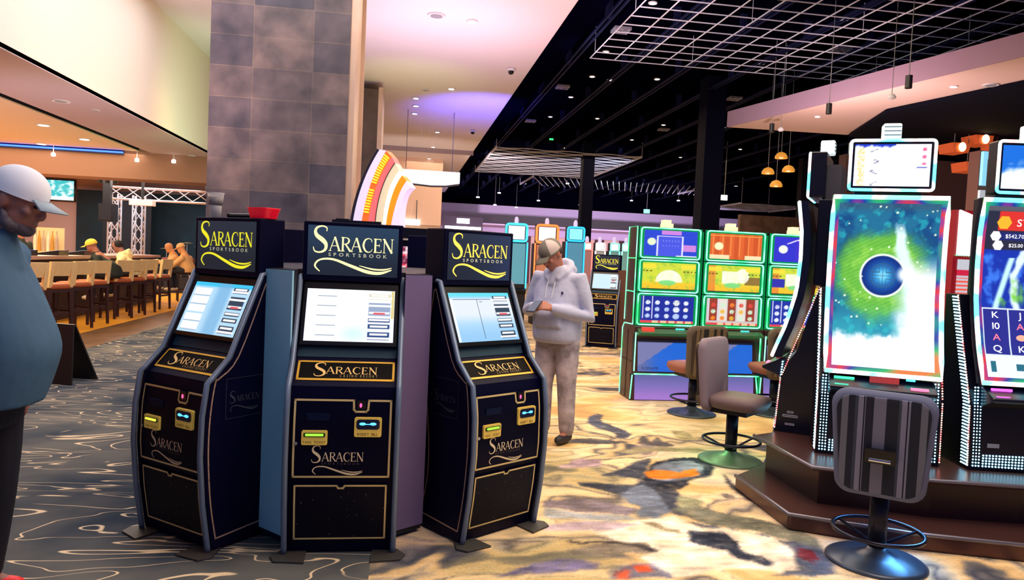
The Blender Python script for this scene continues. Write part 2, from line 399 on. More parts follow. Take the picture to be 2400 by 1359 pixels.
# swirled carpet: pattern traced on the floor
CR = lambda pts: [tuple(gp(1280+.3965*x, 820+.3965*y)[:2]) for x, y in pts]
BLOBS = [
 ((255, 238, 214), [(240,1060),(560,1000),(760,985),(900,1050),(1100,1060),(1300,1090),(1440,1160),(1490,1230),(1470,1290),(1380,1310),(1200,1290),(1000,1290),(850,1330),(700,1330),(560,1230),(650,1190),(600,1140),(400,1120)]),
 ((84, 92, 112), [(830,1010),(1000,1050),(1200,1075),(1380,1120),(1440,1130),(1560,1140),(1640,1190),(1740,1240),(1700,1310),(1600,1335),(1330,1325),(1460,1300),(1490,1235),(1440,1160),(1300,1090),(1100,1060),(920,1052)]),
 ((120, 40, 52), [(1480,1165),(1560,1180),(1640,1240),(1560,1260),(1490,1215)]),
 ((112, 112, 98), [(720,930),(860,930),(1000,950),(1150,980),(1300,1010),(1480,1060),(1600,1120),(1640,1180),(1450,1130),(1200,1060),(1000,1045),(860,1000)]),
 ((64, 68, 82), [(320,745),(400,715),(470,690),(560,650),(620,640),(600,700),(560,760),(610,790),(700,810),(780,830),(790,870),(760,920),(720,950),(640,900),(520,870),(420,850),(330,830),(200,800),(190,780),(380,790),(520,800),(560,770),(500,750),(400,745)]),
 ((120, 130, 150), [(430,850),(560,800),(640,820),(700,900),(730,960),(650,990),(540,990),(560,930),(480,900)]),
 ((148, 148, 118), [(770,860),(860,870),(940,900),(900,940),(780,925)]),
 ((40, 44, 60), [(610,700),(640,660),(720,645),(800,636),(900,636),(970,660),(1000,700),(975,740),(900,756),(850,775),(830,800),(790,830),(700,815),(600,790),(560,760)]),
 ((128, 134, 152), [(640,690),(700,665),(780,655),(860,655),(930,685),(925,722),(860,760),(760,775),(640,770),(600,745)]),
 ((236, 128, 40), [(580,722),(640,705),(720,715),(790,725),(880,700),(905,725),(860,752),(760,760),(680,768),(600,755)]),
 ((78, 82, 100), [(240,420),(262,390),(300,378),(335,385),(325,425),(400,450),(470,480),(505,500),(470,525),(400,520),(420,500),(340,470),(270,450)]),
 ((86, 84, 92), [(80,530),(180,525),(300,525),(440,540),(440,555),(300,555),(150,550)]),
 ((92, 88, 92), [(540,555),(570,505),(600,520),(620,545),(650,510),(700,545),(760,565),(680,572)]),
 ((150, 142, 104), [(740,475),(820,480),(870,520),(900,535),(820,530),(760,515)]),
 ((150, 140, 110), [(380,600),(520,578),(700,570),(860,580),(1060,600),(900,605),(700,600),(500,612)]),
 ((134, 122, 132), [(-20,890),(150,880),(300,890),(440,915),(540,940),(500,980),(350,970),(150,950),(-20,930)]),
 ((168, 172, 178), [(-20,935),(150,955),(350,975),(500,985),(540,1000),(380,1010),(200,1000),(-20,985)]),
 ((196, 176, 188), [(-20,1040),(150,1020),(350,1010),(540,1030),(420,1060),(200,1070),(-20,1070)]),
 ((134, 124, 112), [(120,1180),(200,1160),(300,1150),(420,1155),(560,1165),(655,1180),(630,1195),(500,1200),(400,1220),(280,1215),(160,1210)]),
 ((62, 58, 66), [(130,1128),(250,1128),(420,1132),(560,1145),(650,1172),(650,1190),(600,1182),(560,1165),(420,1146),(250,1142),(120,1142)]),
 ((118, 112, 150), [(-60,1260),(80,1232),(200,1245),(340,1268),(300,1295),(100,1305),(-60,1325),(-200,1335),(-330,1345)]),
 ((112, 112, 136), [(370,1345),(420,1290),(520,1262),(650,1275),(740,1330),(760,1345)]),
 ((238, 92, 52), [(400,1345),(440,1300),(470,1290),(480,1345)]), ((238, 92, 52), [(500,1275),(620,1275),(640,1300),(540,1310)]),
 ((46, 52, 70), [(835,1060),(900,1070),(990,1075),(1070,1085),(1130,1130),(1140,1170),(1200,1200),(1280,1225),(1345,1250),(1330,1275),(1270,1275),(1200,1250),(1130,1235),(1090,1210),(1075,1180),(1000,1165),(900,1150),(845,1130)]),
 ((150, 138, 112), [(555,1012),(640,1020),(700,1045),(790,1060),(780,1080),(700,1072),(620,1045)]),
 ((70, 62, 70), [(1050,1170-440),(1075,760),(1130,800),(1200,860),(1290,915),(1400,965),(1390,975),(1280,935),(1180,880),(1100,820),(1060,780)]),
 ((176, 150, 160), [(60,690),(200,640),(330,645),(330,680),(200,700)]),
 ((120, 112, 108), [(1030,855),(1060,845),(1120,870),(1060,880)]),
]
def swirl_cols(X, Y, near):
    wx = X+.10*fbm(X*1.1+3, Y*1.1)+.02*fbm(X*6, Y*6); wy = Y+.22*fbm(X*.9+9, Y*.9+4)
    a = fbm(wx*.55+2*fbm(wx*.35, wy*.5, 2), wy*.9, 4); c2 = fbm(wx*.9+7+1.6*fbm(wx*.5+5, wy*.7, 2), wy*1.5+3, 4)
    v = a+.55*c2
    st = [(-.75, (200, 160, 108)), (-.45, (228, 190, 128)), (-.28, (244, 216, 166)), (-.20, (196, 176, 140)), (-.15, (250, 226, 186)), (.02, (240, 206, 150)), (.10, (150, 134, 110)), (.13, (92, 86, 88)), (.17, (170, 158, 140)), (.26, (232, 200, 150)), (.34, (214, 180, 130)), (.40, (112, 108, 108)), (.50, (66, 68, 82)), (.62, (120, 116, 120)), (.80, (150, 150, 130))]
    xs_ = [q[0] for q in st]; c = np.stack([np.interp(v, xs_, [q[1][k] for q in st]) for k in range(3)], -1)
    m2 = fbm(wx*.5+20, wy*.6+11, 3); c = mix(c, (206, 182, 176), sm(m2, .18, .34)*.5); c = mix(c, (176, 164, 112), sm(-m2, .22, .36)*.45)
    c = mix(c, (248, 222, 180), sm(.16-np.abs(v-.0), .0, .1)*.35)
    if near:
        # clear ground where traced marks lie, then lay them
        px = X+.020*fbm(X*8, Y*8, 4); py = Y+.040*fbm(X*5+3, Y*6, 4)
        for col, pts in BLOBS:
            poly = CR(pts); xs = [p[0] for p in poly]; ys = [p[1] for p in poly]
            bb = (X > min(xs)-.1) & (X < max(xs)+.1) & (Y > min(ys)-.1) & (Y < max(ys)+.1)
            k = np.zeros(X.shape)
            if bb.any():
                for dx, dy in ((0, 0), (.012, 0), (-.012, 0), (0, .016), (0, -.016)): k[bb] += inpoly(px[bb]+dx, py[bb]+dy, poly)/5.
            tone = 1+.30*fbm(X*4, Y*6, 3)+.22*fbm(X*7, Y*26+3, 3)
            k = k*np.clip(.97+.40*fbm(X*11, Y*15, 3), 0, 1)
            c = c*(1-k[..., None])+np.clip(np.array(col, float)*tone[..., None], 0, 255)*k[..., None]
    return np.clip(c*(1+.10*fbm(X*5, Y*22, 3))[..., None], 0, 255)
def swirl_carpet(x0, x1, y0, y1, st, near, z):
    nx = int((x1-x0)/st); ny = int((y1-y0)/st)
    mp = lambda u, v: (x0+(x1-x0)*u, y0+(y1-y0)*v, z)
    fn = lambda U, V: swirl_cols(x0+(x1-x0)*U, y0+(y1-y0)*V, near)
    return struct(raster('floor', mp, nx, ny, fn, attr_mat('swirl_carpet'), None))
swirl_carpet(-.1, 5.1, 2.6, 9.0, .02, True, 0)
swirl_carpet(-.1, 5.1, 9.0, 18.0, .06, False, 0)
swirl_carpet(5.1, 26, -1, 46, .2, False, 0); swirl_carpet(-.1, 5.1, -1, 2.6, .1, False, 0); swirl_carpet(-.1, 5.1, 18, 46, .15, False, 0)
struct(plane_xy(-14, 26, 30, 46, -.12, M('far_floor', (170, 140, 110), .9), 'floor'))
# ceilings
white = M('pale_ceiling_paint', (232, 222, 226), .85)
struct(plane_xy(-4.3, 2.45, -1, 46, CH, white, 'ceiling', .25))
black = M('black_ceiling', (2, 2, 14), .95, spec=0)
struct(plane_xy(2.9, 30, -1, 46, 5.95, black, 'ceiling', .2))
b = B(); b.b2(2.45, 2.9, -1, 46, 5.43, 6.1); struct(b.obj('trim_1', black))
# rails running across the black ceiling towards the back
for i, x in enumerate((3.2, 4.4, 5.6, 6.8, 8.0, 9.2, 10.6, 12, 13.6, 15.4)):
    b = B(); b.b2(x, x+.03, 2, 44, 5.62, 5.66); b.b2(x+.10, x+.13, 2, 44, 5.62, 5.66)
    for y in np.arange(3, 44, 3): b.b2(x, x+.13, y, y+.02, 5.64, 5.95)
    tag(b.obj('ceiling_rail', M('dark_rail', (24, 28, 60), .6, spec=.1)), 'thin double rail hung under the black ceiling, running to the back', 'rail', 'rails under the black ceiling')
# left side: bulkhead wall, soffit, slot, bar ceiling
struct(B().b2(-4.3, -4.15, -1, 46, 3.47, 5.5).obj('wall_left', M('cream_paint', (234, 222, 204), .85)))
struct(B().b2(-5.45, -4.15, -1, 17, 3.46, 3.52).obj('ceiling', M('soffit_paint', (190, 170, 176), .8)))
struct(B().b2(-5.8, -5.42, -1, 17, 3.75, 3.8).b2(-5.46, -5.44, -1, 17, 3.5, 3.8).b2(-5.72, -5.70, -1, 17, 3.5, 3.8).obj('trim_2', M('slot_black', (16, 18, 26), .8)))
struct(B().b2(-14, -5.70, -1, 17, 3.48, 3.54).obj('ceiling', M('bar_ceiling', (226, 206, 178), .8)))
struct(B().prism([(16.8, 3.47), (17.0, 2.9), (17.3, 2.86), (17.3, 3.6), (16.8, 3.6)], -14, -4.16, 'x').obj('wall_beam', M('beam_brown', (150, 112, 98), .8)))
b = B(); b.tube([(-14, 16.74, 3.43), (-6.0, 16.74, 3.43)], .018, 8)
t = thing('cove_light', 'long blue glowing light strip along the top of the beam above the bar', 'light strip', (0, 0, 0))
b.obj('light_tube', M('blue_neon', (40, 80, 255), .4, es=6), t); B().b2(-14, -6, 16.76, 16.8, 3.38, 3.47).obj('housing', M('slot_black'), t)
struct(B().b2(-14, -4.2, 17.3, 26.2, 3.60, 3.66).obj('ceiling', M('rear_bar_ceiling', (160, 130, 130), .8)))
struct(B().b2(-14.1, -9.7, 26, 26.2, 0, 3.6).b2(-9.7, -4.1, 26, 26.2, 3.15, 3.6).obj('wall_back', M('mauve_wall', (168, 142, 136), .85)))
struct(B().b2(-14.2, -14.0, -1, 26, 0, 3.6).obj('wall_far_left', M('mauve_wall')))
struct(B().b2(-4.25, -4.1, 17.3, 26.2, 2.9, 5.5).obj('wall_left', M('cream_paint')))
# far end beyond the white ceiling: pale bulkhead and wall
struct(B().b2(-4.1, 2.45, 27, 27.15, 5.3, 5.46).obj('trim_3', M('grey_trim', (150, 130, 140), .7)))
struct(B().b2(-4.1, 1.5, 30.0, 30.3, 2.75, 5.45).obj('wall_end', M('peach_wall', (240, 204, 180), .85)))
struct(B().b2(-4.1, 1.5, 30.05, 30.2, 2.6, 2.75).obj('trim_4', M('tan_trim', (200, 170, 140), .6)))
struct(B().b2(-4.1, 26, 45, 45.3, 3.0, 4.8).b2(-4.1, 26, 41.5, 45, 3.42, 3.5).obj('wall_bulkhead', M('lilac_lit_paint', (214, 196, 220), .85)))  # purple light on the bulkhead is put into its lilac colour
struct(B().b2(-4.1, 26, 45.4, 45.6, 4.8, 6.0).obj('wall_upper', black))
b = B(); b.cur = 0; b.b2(-4.1, 26, 45.5, 45.7, 0, 3.1)
for i in range(14):
    b.b2(2.6+i*1.6, 3.2+i*1.6, 45.42, 45.5, 0, 3.1, mi=1)
struct(b.obj('wall_end', [M('peach_wall'), M('plum_stripe', (92, 58, 62), .8)]))
# diagonal beam on the right
A_, B_, C_, D_ = [gp(*q, 4.5)[:2] for q in ((1705, 298), (2400, 133), (2400, 202), (1985, 316))]
dirv = (B_-A_); B2 = B_+dirv*.5; C2 = C_+dirv*.5
poly = [tuple(A_), tuple(B2), tuple(C2), tuple(D_)]
b = B(); b.prism(poly, 4.5, 4.78, 'z'); struct(b.obj('ceiling', M('beam_pink', (232, 204, 196), .8)))
b = B(); q = np.array([dirv[1], -dirv[0]]); q /= np.linalg.norm(q); q = q if q[0] < 0 else -q
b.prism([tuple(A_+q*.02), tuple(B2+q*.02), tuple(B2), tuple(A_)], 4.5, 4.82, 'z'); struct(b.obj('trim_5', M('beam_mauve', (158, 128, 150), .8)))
# dark soffit and brown box past the beam
E_ = [gp(*q, 4.4)[:2] for q in ((1990, 322), (2075, 268), (2400, 202), (2400, 300))]
b = B(); b.prism([tuple(E_[0]), tuple(E_[1]), tuple(E_[2]), (14, 10), (14, 16)], 4.42, 4.48, 'z'); struct(b.obj('ceiling', M('dark_soffit', (10, 11, 26), .9, spec=.1)))
b = B(); p1 = yp(1987, 325, 16)[:2]; b.b2(p1[0], p1[0]+8, 16, 16.3, 3.0, 4.4); struct(b.obj('wall_right_box', M('brown_panel', (104, 72, 62), .8)))
b = B(); b.b2(12, 24, 17, 17.3, 0, 4.3); struct(b.obj('wall_right', M('dark_brown_wall', (44, 30, 34), .9)))
b = B(); b.b2(15, 24, 26, 26.3, 0, 5.9); b.b2(12.5, 24, 25.8, 26, 2.6, 3.6, mi=1); struct(b.obj('wall_right', [M('night_wall', (20, 18, 34), .9), M('stone_brown', (110, 84, 74), .9, noise=.4, nscale=3)]))
# ---- suspended grids
def grid_thing(x0, x1, y0, y1, z, sx, sy, label, mat, bw=.016, bh=.014):
    t = thing('ceiling_grid', label, 'ceiling grid', (x0, y0, z))
    b = B()
    for k in range(int((x1-x0)/sx)+1): b.b2(k*sx-bw/2, k*sx+bw/2, 0, y1-y0, 0, bh)
    b.obj('long_bars', mat, t)
    b = B()
    for k in range(int((y1-y0)/sy)+1): b.b2(0, x1-x0, k*sy-bw/2, k*sy+bw/2, .002, bh+.002)
    b.obj('cross_bars', mat, t)
    b = B()
    for k in range(0, int((x1-x0)/sx)+1, 4):
        for y in np.arange(0, y1-y0+.1, 2.4): b.tube([(k*sx, y, .03), (k*sx, y, 5.95-z)], .005, 5)
    b.obj('hangers', mat, t)
    return t
gm = M('white_bar', (214, 214, 226), .5)
grid_thing(3.41, 9.7, 6.2, 13.76, 5.45, .48, .42, 'large suspended lattice of thin white bars under the black ceiling', gm)
def wave_thing(x0, x1, y0, y1, z, n, amp, label, slant=0, mat=gm):
    t = thing('ceiling_louvre', label, 'ceiling louvre', (x0, y0, z)); b = B()
    for k in range(n):
        y = (y1-y0)*k/(n-1)
        if slant:
            x = (x1-x0)*k/(n-1); b.tube([(x, 0, 0), (x+slant, y1-y0, 0)], .02, 5); continue
        pts = [(x, y+amp*math.sin(x*4.2+k*2.1), 0) for x in np.arange(0, x1-x0, .16)]
        b.tube(pts, .02, 5)
    b.obj('slats', mat, t)
    for x in (0, x1-x0): B().b2(x-.02, x+.02, 0, y1-y0, -.03, .05).obj('edge_bar', mat, t)
    b = B()
    for x in (0, x1-x0):
        for y in (0, y1-y0): b.tube([(x, y, 0), (x, y, 5.95-z)], .01, 5)
    b.obj('hangers', mat, t)
wave_thing(3.1, 8.4, 25.4, 33.0, 5.42, 19, .10, 'suspended louvre of wavy pale slats in the middle of the black ceiling')
wave_thing(5.9, 14.5, 33.6, 37.5, 5.42, 30, 0, 'far suspended louvre of slanted pale bars', slant=1.2)
wave_thing(16.0, 19.5, 33, 37, 4.7, 12, .1, 'small far louvre of pale slats beside the right column')
# ---- columns
def mat_tile():
    mt = bpy.data.materials.new('stone_tile'); mt.use_nodes = True; nt = mt.node_tree; b = nt.nodes['Principled BSDF']; L = nt.links.new; N = nt.nodes.new
    tc = N('ShaderNodeTexCoord'); sx = N('ShaderNodeSeparateXYZ'); L(tc.outputs['Object'], sx.inputs[0])
    cx = N('ShaderNodeCombineXYZ'); ad = N('ShaderNodeMath'); ad.operation = 'ADD'; ad.inputs[1].default_value = .285; L(sx.outputs[0], ad.inputs[0])
    L(ad.outputs[0], cx.inputs[0]); L(sx.outputs[2], cx.inputs[1])
    br = N('ShaderNodeTexBrick'); br.offset = 0; br.inputs['Scale'].default_value = 1; br.inputs['Brick Width'].default_value = .57; br.inputs['Row Height'].default_value = .30
    br.inputs['Mortar Size'].default_value = .003; br.inputs['Mortar Smooth'].default_value = 0; br.inputs['Bias'].default_value = 0
    br.inputs['Color1'].default_value = (*lin((140, 122, 122)), 1); br.inputs['Color2'].default_value = (*lin((84, 82, 102)), 1); br.inputs['Mortar'].default_value = (*lin((150, 132, 122)), 1)
    L(cx.outputs[0], br.inputs['Vector'])
    n = N('ShaderNodeTexNoise'); n.inputs['Scale'].default_value = 3.2; n.inputs['Detail'].default_value = 6; n.inputs['Distortion'].default_value = .15; L(cx.outputs[0], n.inputs['Vector'])
    cr = N('ShaderNodeValToRGB'); e = cr.color_ramp.elements; e[0].position = .33; e[1].position = .68
    e[0].color = (.22, .24, .30, 1); e[1].color = (1.0, .92, .86, 1); L(n.outputs['Fac'], cr.inputs[0])
    mx = N('ShaderNodeMix'); mx.data_type = 'RGBA'; mx.blend_type = 'MULTIPLY'; mx.inputs[0].default_value = .85
    L(br.outputs[0], mx.inputs[6]); L(cr.outputs[0], mx.inputs[7]); L(mx.outputs[2], b.inputs['Base Color']); b.inputs['Roughness'].default_value = .5
    return mt
tile = mat_tile()
brushed = M('brushed_strip', (206, 178, 160), .42, .35, noise=.08, nscale=3)
t = thing('stone_column', 'massive square column clad in mottled grey stone tiles with a pale metal side strip', 'column', (-1.235, 7.5, 0))
B().b2(-.685, .64, 0, 1.37, 0, CH).obj('tile_cladding', tile, t)
B().b2(.64, .70, .02, 1.35, 0, CH).b2(.64, .74, .75, .80, 0, CH).obj('metal_strip', brushed, t)
t = thing('stone_column', 'second brown column behind the massive grey tiled column, with a pale edge', 'column', (-1.3, 17.0, 0))
B().b2(-.6, .62, 0, 1.2, 0, 5.25).obj('tile_cladding', M('brown_tile_column', (86, 70, 62), .5, noise=.4, nscale=2), t)
B().b2(.62, .72, 0, 1.2, 0, 5.3).obj('metal_strip', brushed, t)
dk = M('black_column', (4, 6, 30), .7, spec=.1)
def sqcol(x0, x1, y, ht, lab):
    t = thing('square_column', lab, 'column', ((x0+x1)/2, y, 0)); w_ = (x1-x0)
    B().b2(-w_/2, w_/2, 0, w_, 0, ht).obj('shaft', dk, t); B().b2(-w_/2-.02, w_/2+.02, -.02, w_+.02, 0, .15).obj('base_collar', M('collar', (20, 20, 28), .4), t)
sqcol(6.78, 7.24, 16, 5.95, 'tall black square column behind the green-lit slot machines')
sqcol(6.40, 6.82, 26, 5.95, 'slimmer black square column further back, left of the tall black one')
# ---- ceiling fixtures
def fixture(name, px, z, r, label, cat, grp, lit=True, es=5, zc=None):
    p = gp(px[0], px[1], z)
    t = thing(name, label, cat, (p[0], p[1], z), 0, grp)
    B().lathe([(r, 0), (r*1.35, -.004), (r*1.4, .015), (r*.9, .02)], n=16).obj('trim_ring', M('fixture_white', (220, 220, 225), .5), t)
    B().lathe([(0, -.006), (r*.9, -.006), (r*.9, .01)], n=16).obj('lens', M('lamp_lens', (255, 240, 220), .4, es=es) if lit else M('dull_lens', (150, 150, 160), .5), t)
    return t
for q in ((1107, 52), (1058, 209), (975, 231), (975, 249), (972, 267), (1025, 310), (1015, 345), (1006, 372), (998, 392)):
    fixture('downlight', q, CH-.02, .07, 'small round lit downlight recessed in the pale ceiling', 'downlight', 'downlights in the pale ceiling')
fixture('ceiling_speaker', (1023, 38), CH-.02, .11, 'large unlit round speaker grille in the pale ceiling, left of the nearest downlight', 'speaker', None, False)
fixture('smoke_detector', (997, 212), CH-.02, .07, 'small unlit round detector on the pale ceiling beside the row of three downlights', 'detector', None, False)
for q, l in (((1198, 160), 'nearer dark dome camera on the pale ceiling close to the black edge'), ((1108, 305), 'further dark dome camera on the pale ceiling in the violet glow')):
    p = gp(*q, CH); t = thing('dome_camera', l, 'security camera', (p[0], p[1], CH-.01))
    B().lathe([(.09, 0), (.09, -.05), (.05, -.05)]).obj('mount', M('fixture_white'), t)
    B().lathe([(.06, -.05), (.055, -.09), (.03, -.115), (0, -.12)]).obj('dome', M('dark_dome', (20, 20, 25), .1), t)
for q in ((102, 294), (198, 327), (97, 338)): fixture('downlight', q, 3.47, .09, 'small round lit downlight in the amber bar ceiling', 'downlight', 'downlights in the bar ceiling', es=14)
fixture('ceiling_speaker', (143, 238), 3.45, .085, 'round white fixture on the brown soffit above the walkway', 'fixture', None, False)
fixture('sprinkler_cap', (225, 259), 3.45, .04, 'small round sprinkler cap on the brown soffit, right of the round white fixture', 'sprinkler', None, False)
fixture('sprinkler_cap', (450, 366), 3.45, .06, 'small round sprinkler cap on the brown soffit beside the stone column', 'sprinkler', None, False)
for q in ((125, 361), (321, 374), (407, 377)):
    p = yp(*q, 16.7); t = thing('spot_lamp', 'tiny lit spot lamp below the blue light strip', 'spot lamp', tuple(p), 0, 'spot lamps on the bar beam')
    B().lathe([(0, -.05), (.04, -.045), (.045, 0), (.03, .03), (0, .03)]).obj('bulb', M('lamp_lens'), t); B().tube([(0, .0, .03), (0, 0, 3.49-p[2])], .008, 5).obj('stem', M('fixture_white'), t)
bl = [(1530, 8), (1978, 47), (1540, 186), (1420, 122), (1784, 150), (1338, 228), (1290, 274), (1400, 278), (1648, 243), (1555, 293), (1595, 369), (1625, 370), (1322, 347), (1481, 328), (1429, 188), (1388, 180), (1508, 408), (1700, 300), (1765, 278), (1545, 397), (1735, 350), (1725, 435), (1170, 452), (1230, 430), (1330, 430), (1262, 470), (1480, 470), (1360, 480), (1590, 470), (1640, 478), (1120, 462), (1160, 480), (1210, 486)]
for i, q in enumerate(bl):
    if q[1] >= 405:
        p = yp(*q, 36+(i*2.7) % 8); t = thing('downlight', 'tiny pale lamp on a stem far back under the black ceiling', 'downlight', tuple(p), 0, 'far lamps under the black ceiling')
        B().lathe([(0, -.03), (.09, -.03), (.09, .03), (0, .04)], n=10).obj('lens', M('dist_lens', (230, 226, 240), .4, es=1.6), t); B().tube([(0, 0, .03), (0, 0, 5.96-p[2])], .008, 5).obj('stem', M('dark_rod'), t)
        continue
    fixture('downlight', q, 5.9, .075 if q[1] > 400 else .055, 'small pale downlight in the black ceiling', 'downlight', 'downlights in the black ceiling', es=2.2)
for q in ((1318, 211), (1243, 289), (1555, 309), (1720, 238), (1970, 127), (1455, 80)):
    p = gp(*q, 5.85); t = thing('air_vent', 'small square grey air vent in the black ceiling', 'vent', (p[0], p[1], 5.90), 0, 'air vents in the black ceiling')
    B().b2(-.16, .16, -.16, -.13, 0, .05).b2(-.16, .16, .13, .16, 0, .05).b2(-.16, -.13, -.13, .13, 0, .05).b2(.13, .16, -.13, .13, 0, .05).obj('frame', M('vent_grey', (150, 150, 165), .5), t)
    B().b2(-.13, .13, -.02, .02, .01, .03).b2(-.02, .02, -.13, .13, .01, .03).obj('blades', M('vent_grey'), t)
for q, Y, ht, l in (((2130, 192), 9, .17, 'nearest'), ((1943, 255), 11, .17, 'middle'), ((1809, 300), 13.2, .17, 'furthest')):
    p = yp(*q, Y); t = thing('pendant_speaker', l+' of the three black cylinder speakers hanging on rods before the pink beam', 'speaker', tuple(p), 0, 'black cylinder speakers on rods')
    B().lathe([(0, -ht/2), (.045, -ht/2), (.045, ht/2), (0, ht/2)]).obj('body', M('black_can', (8, 8, 14), .4), t)
    B().tube([(0, 0, ht/2), (0, 0, 5.95-p[2])], .006, 6).obj('rod', M('dark_rod', (50, 40, 60), .5), t)
for q, Y, l in (((2090, 228), 9.6, 'white bell lamp on a wire before the pink beam, right of the middle black cylinder'), ((1830, 304), 13, 'white bell lamp on a wire beside the furthest black cylinder')):
    p = yp(*q, Y); t = thing('pendant_lamp', l, 'pendant lamp', tuple(p))
    B().lathe([(.02, .05), (.05, .02), (.06, -.01), (.03, -.03), (0, -.035)]).obj('shade', M('fixture_white'), t)
    B().tube([(0, 0, .05), (0, 0, 5.95-p[2])], .005, 6).obj('wire', M('dark_rod'), t)
for q in ((2235, 204), (1916, 274)): fixture('downlight', q, 4.49, .045, 'small round lit downlight in the underside of the pink beam', 'downlight', 'downlights in the pink beam', es=8)
fixture('ceiling_speaker', (2322, 200), 4.49, .08, 'pale round speaker grille in the underside of the pink beam', 'speaker', None, False)
for q, l in (((1831, 366), 'uppermost'), ((1800, 402), 'left'), ((1848, 397), 'right'), ((1819, 432), 'lowest')):
    p = yp(*q, 15); t = thing('pendant_lamp', l+' amber glass dome pendant of the cluster of four left of the tall slot machine', 'pendant lamp', tuple(p), 0, 'amber dome pendants')
    B().lathe([(.03, .09), (.09, .06), (.13, 0), (.135, -.05), (.125, -.05), (.02, .08)], n=20).obj('shade', M('amber_glass', (190, 130, 50), .3, es=.6, ecol=(230, 160, 60)), t)
    B().ell((0, 0, .0), (.06, .06, .05)).obj('bulb', M('warm_bulb', (255, 220, 150), .4, es=5), t)
    B().tube([(0, 0, .09), (0, 0, 5.95-p[2])], .006, 6).obj('wire', M('dark_rod'), t)
def exitsign(q, Y, w_, h_, l, colr, rz=0):
    p = yp(*q, Y); t = thing('exit_sign', l, 'exit sign', tuple(p), rz)
    B().b2(-w_/2, w_/2, 0, .05, -h_/2, h_/2).obj('case', M('sign_'+str(colr[0]), colr, .5, es=1.6), t)
    B().tube([(0, .02, h_/2), (0, .02, 5.95-p[2])], .012, 6).obj('stem', M('dark_rod'), t)
exitsign((1293, 318), 26, .14, .3, 'small green exit sign seen nearly edge-on below the black ceiling', (60, 240, 130))
exitsign((1516, 495), 40, .35, .22, 'small green lit exit sign far back over the green-lit slot machines', (110, 230, 190))
exitsign((1698, 463), 24, .22, .18, 'small white lit sign beside the tall black column', (235, 240, 245))
# white curved light box
t = thing('lit_sign', 'large blank white glowing sign with a curved lower edge hanging by the pale end wall', 'sign', (-.1, 20, 3.5))
pts = [(-.1, .33), (1.57, .33), (1.57, .03), (1.2, -.04), (.8, -.06), (.3, -.03), (-.1, .05)]
B().prism(pts, 0, .12, 'y').obj('face', M('white_glow', (245, 248, 255), .5, es=1.3), t)
b = B(); b.tube([(x, .06, z-.02) for x, z in pts[2:]], .03, 8); b.obj('lower_rim', M('grey_rim', (90, 90, 100), .5), t)
b = B(); b.tube([(.1, .06, .33), (.1, .06, 1.95)], .01, 6); b.tube([(1.35, .06, .33), (1.35, .06, 1.95)], .01, 6); b.obj('hangers', M('grey_rim'), t)
# ------------------------------------------------------------------ betting kiosks
navy = M('kiosk_black', (2, 3, 38), .5, spec=.12)
navyp = M('kiosk_panel', (2, 2, 30), .5, spec=.1)
gold = M('gold_line', (222, 200, 140), .4, .2)
rosegold = M('rose_line', (190, 160, 140), .4, .3)
steel = M('steel_edge', (104, 122, 150), .38, .3)
slate = M('slate_slope', (40, 66, 82), .5, spec=.25)
FR = [(.06, .0), (.055, .04), (.02, .26), (.0, .5), (.005, .70), (.03, .865), (.055, .885)]
def yf(z):
    return float(np.interp(z, [p[1] for p in FR], [p[0] for p in FR]))
KW = .555
def kscreen(kind):
    def fn(U, V):
        c = np.zeros(U.shape+(3,))+np.array((176, 214, 240.))
        if kind == 1: c = mix(c, (60, 190, 235), sm(V, .9, .94)); c = mix(c, (110, 170, 215), sm(U, .36, .5)*(1-sm(U, .62, .7))*.7)
        if kind == 2: c = mix(c, (246, 250, 255), np.ones(U.shape)*.92)
        if kind == 3: c = mix(c, (100, 215, 235), sm(V, .88, .95)); c = mix(c, (236, 236, 250), sm(V, .3, .6)*(1-sm(V, .86, .9))*.8); c = mix(c, (120, 180, 235), (1-sm(V, .05, .5))*.5)
        def R_(x0, x1, y0, y1, col):
            nonlocal c; c = mix(c, col, ((U > x0) & (U < x1) & (V > y0) & (V < y1)).astype(float))
        if kind == 1:
            for i in range(5): y = .06+.17*i; R_(.04, .34, y, y+.145, (242, 246, 255)); R_(.04, .34, y-.012, y, (130, 150, 175))
        if kind == 2:
            for i in range(5): R_(.12, .34, .10+.19*i, .115+.19*i, (120, 130, 150))
            R_(.06, .064, .05, .45, (150, 160, 180)); R_(.42, .424, .05, .3, (150, 190, 220)); c = mix(c, (190, 236, 245), (1-sm(np.hypot(U-.55, V-.15), 0, .22))*.6)
            R_(.96, 1, .45, 1, (220, 205, 140))
        if kind == 3:
            for x in (.05, .43): R_(x, x+.006, .05, .86, (50, 70, 90))
            R_(.05, .66, .86, .87, (50, 80, 100)); R_(.0, .04, .0, .86, (240, 246, 255)); R_(.47, .52, .80, .815, (60, 80, 110))
        x0 = .70; dk_ = (48, 66, 86) if kind != 2 else (150, 165, 195)
        for y0, y1 in ((.82, .93), (.50, .76), (.38, .46), (.25, .34), (.04, .19)):
            d2 = dk_ if not (kind == 2 and y0 > .5) else (214, 208, 180)
            if kind == 2 and y0 < .4: d2 = (40, 70, 130)
            R_(x0, .955, y0, y1, d2)
            n = 1 if y1-y0 < .1 else 2
            for k in range(n):
                yy = y0+(y1-y0)*(k+.5)/n; wv = .10+.02*((k*7+int(y0*50)) % 3)
                R_(.83-wv, .83+wv, yy-.018, yy+.018, (250, 250, 255))
        R_(.76, .90, .53, .57, (220, 90, 100))
        return c
    return fn
def header_fn(kind):
    def fn(U, V):
        c = np.zeros(U.shape+(3,))+np.array((34, 42, 54.))
        c = mix(c, (52, 62, 78) if kind != 2 else (58, 92, 128), sm(V, .0, 1)*.6)
        if kind == 3: c = mix(c, (52, 70, 120), sm(U, .2, 1)*.5)
        return c
    return fn
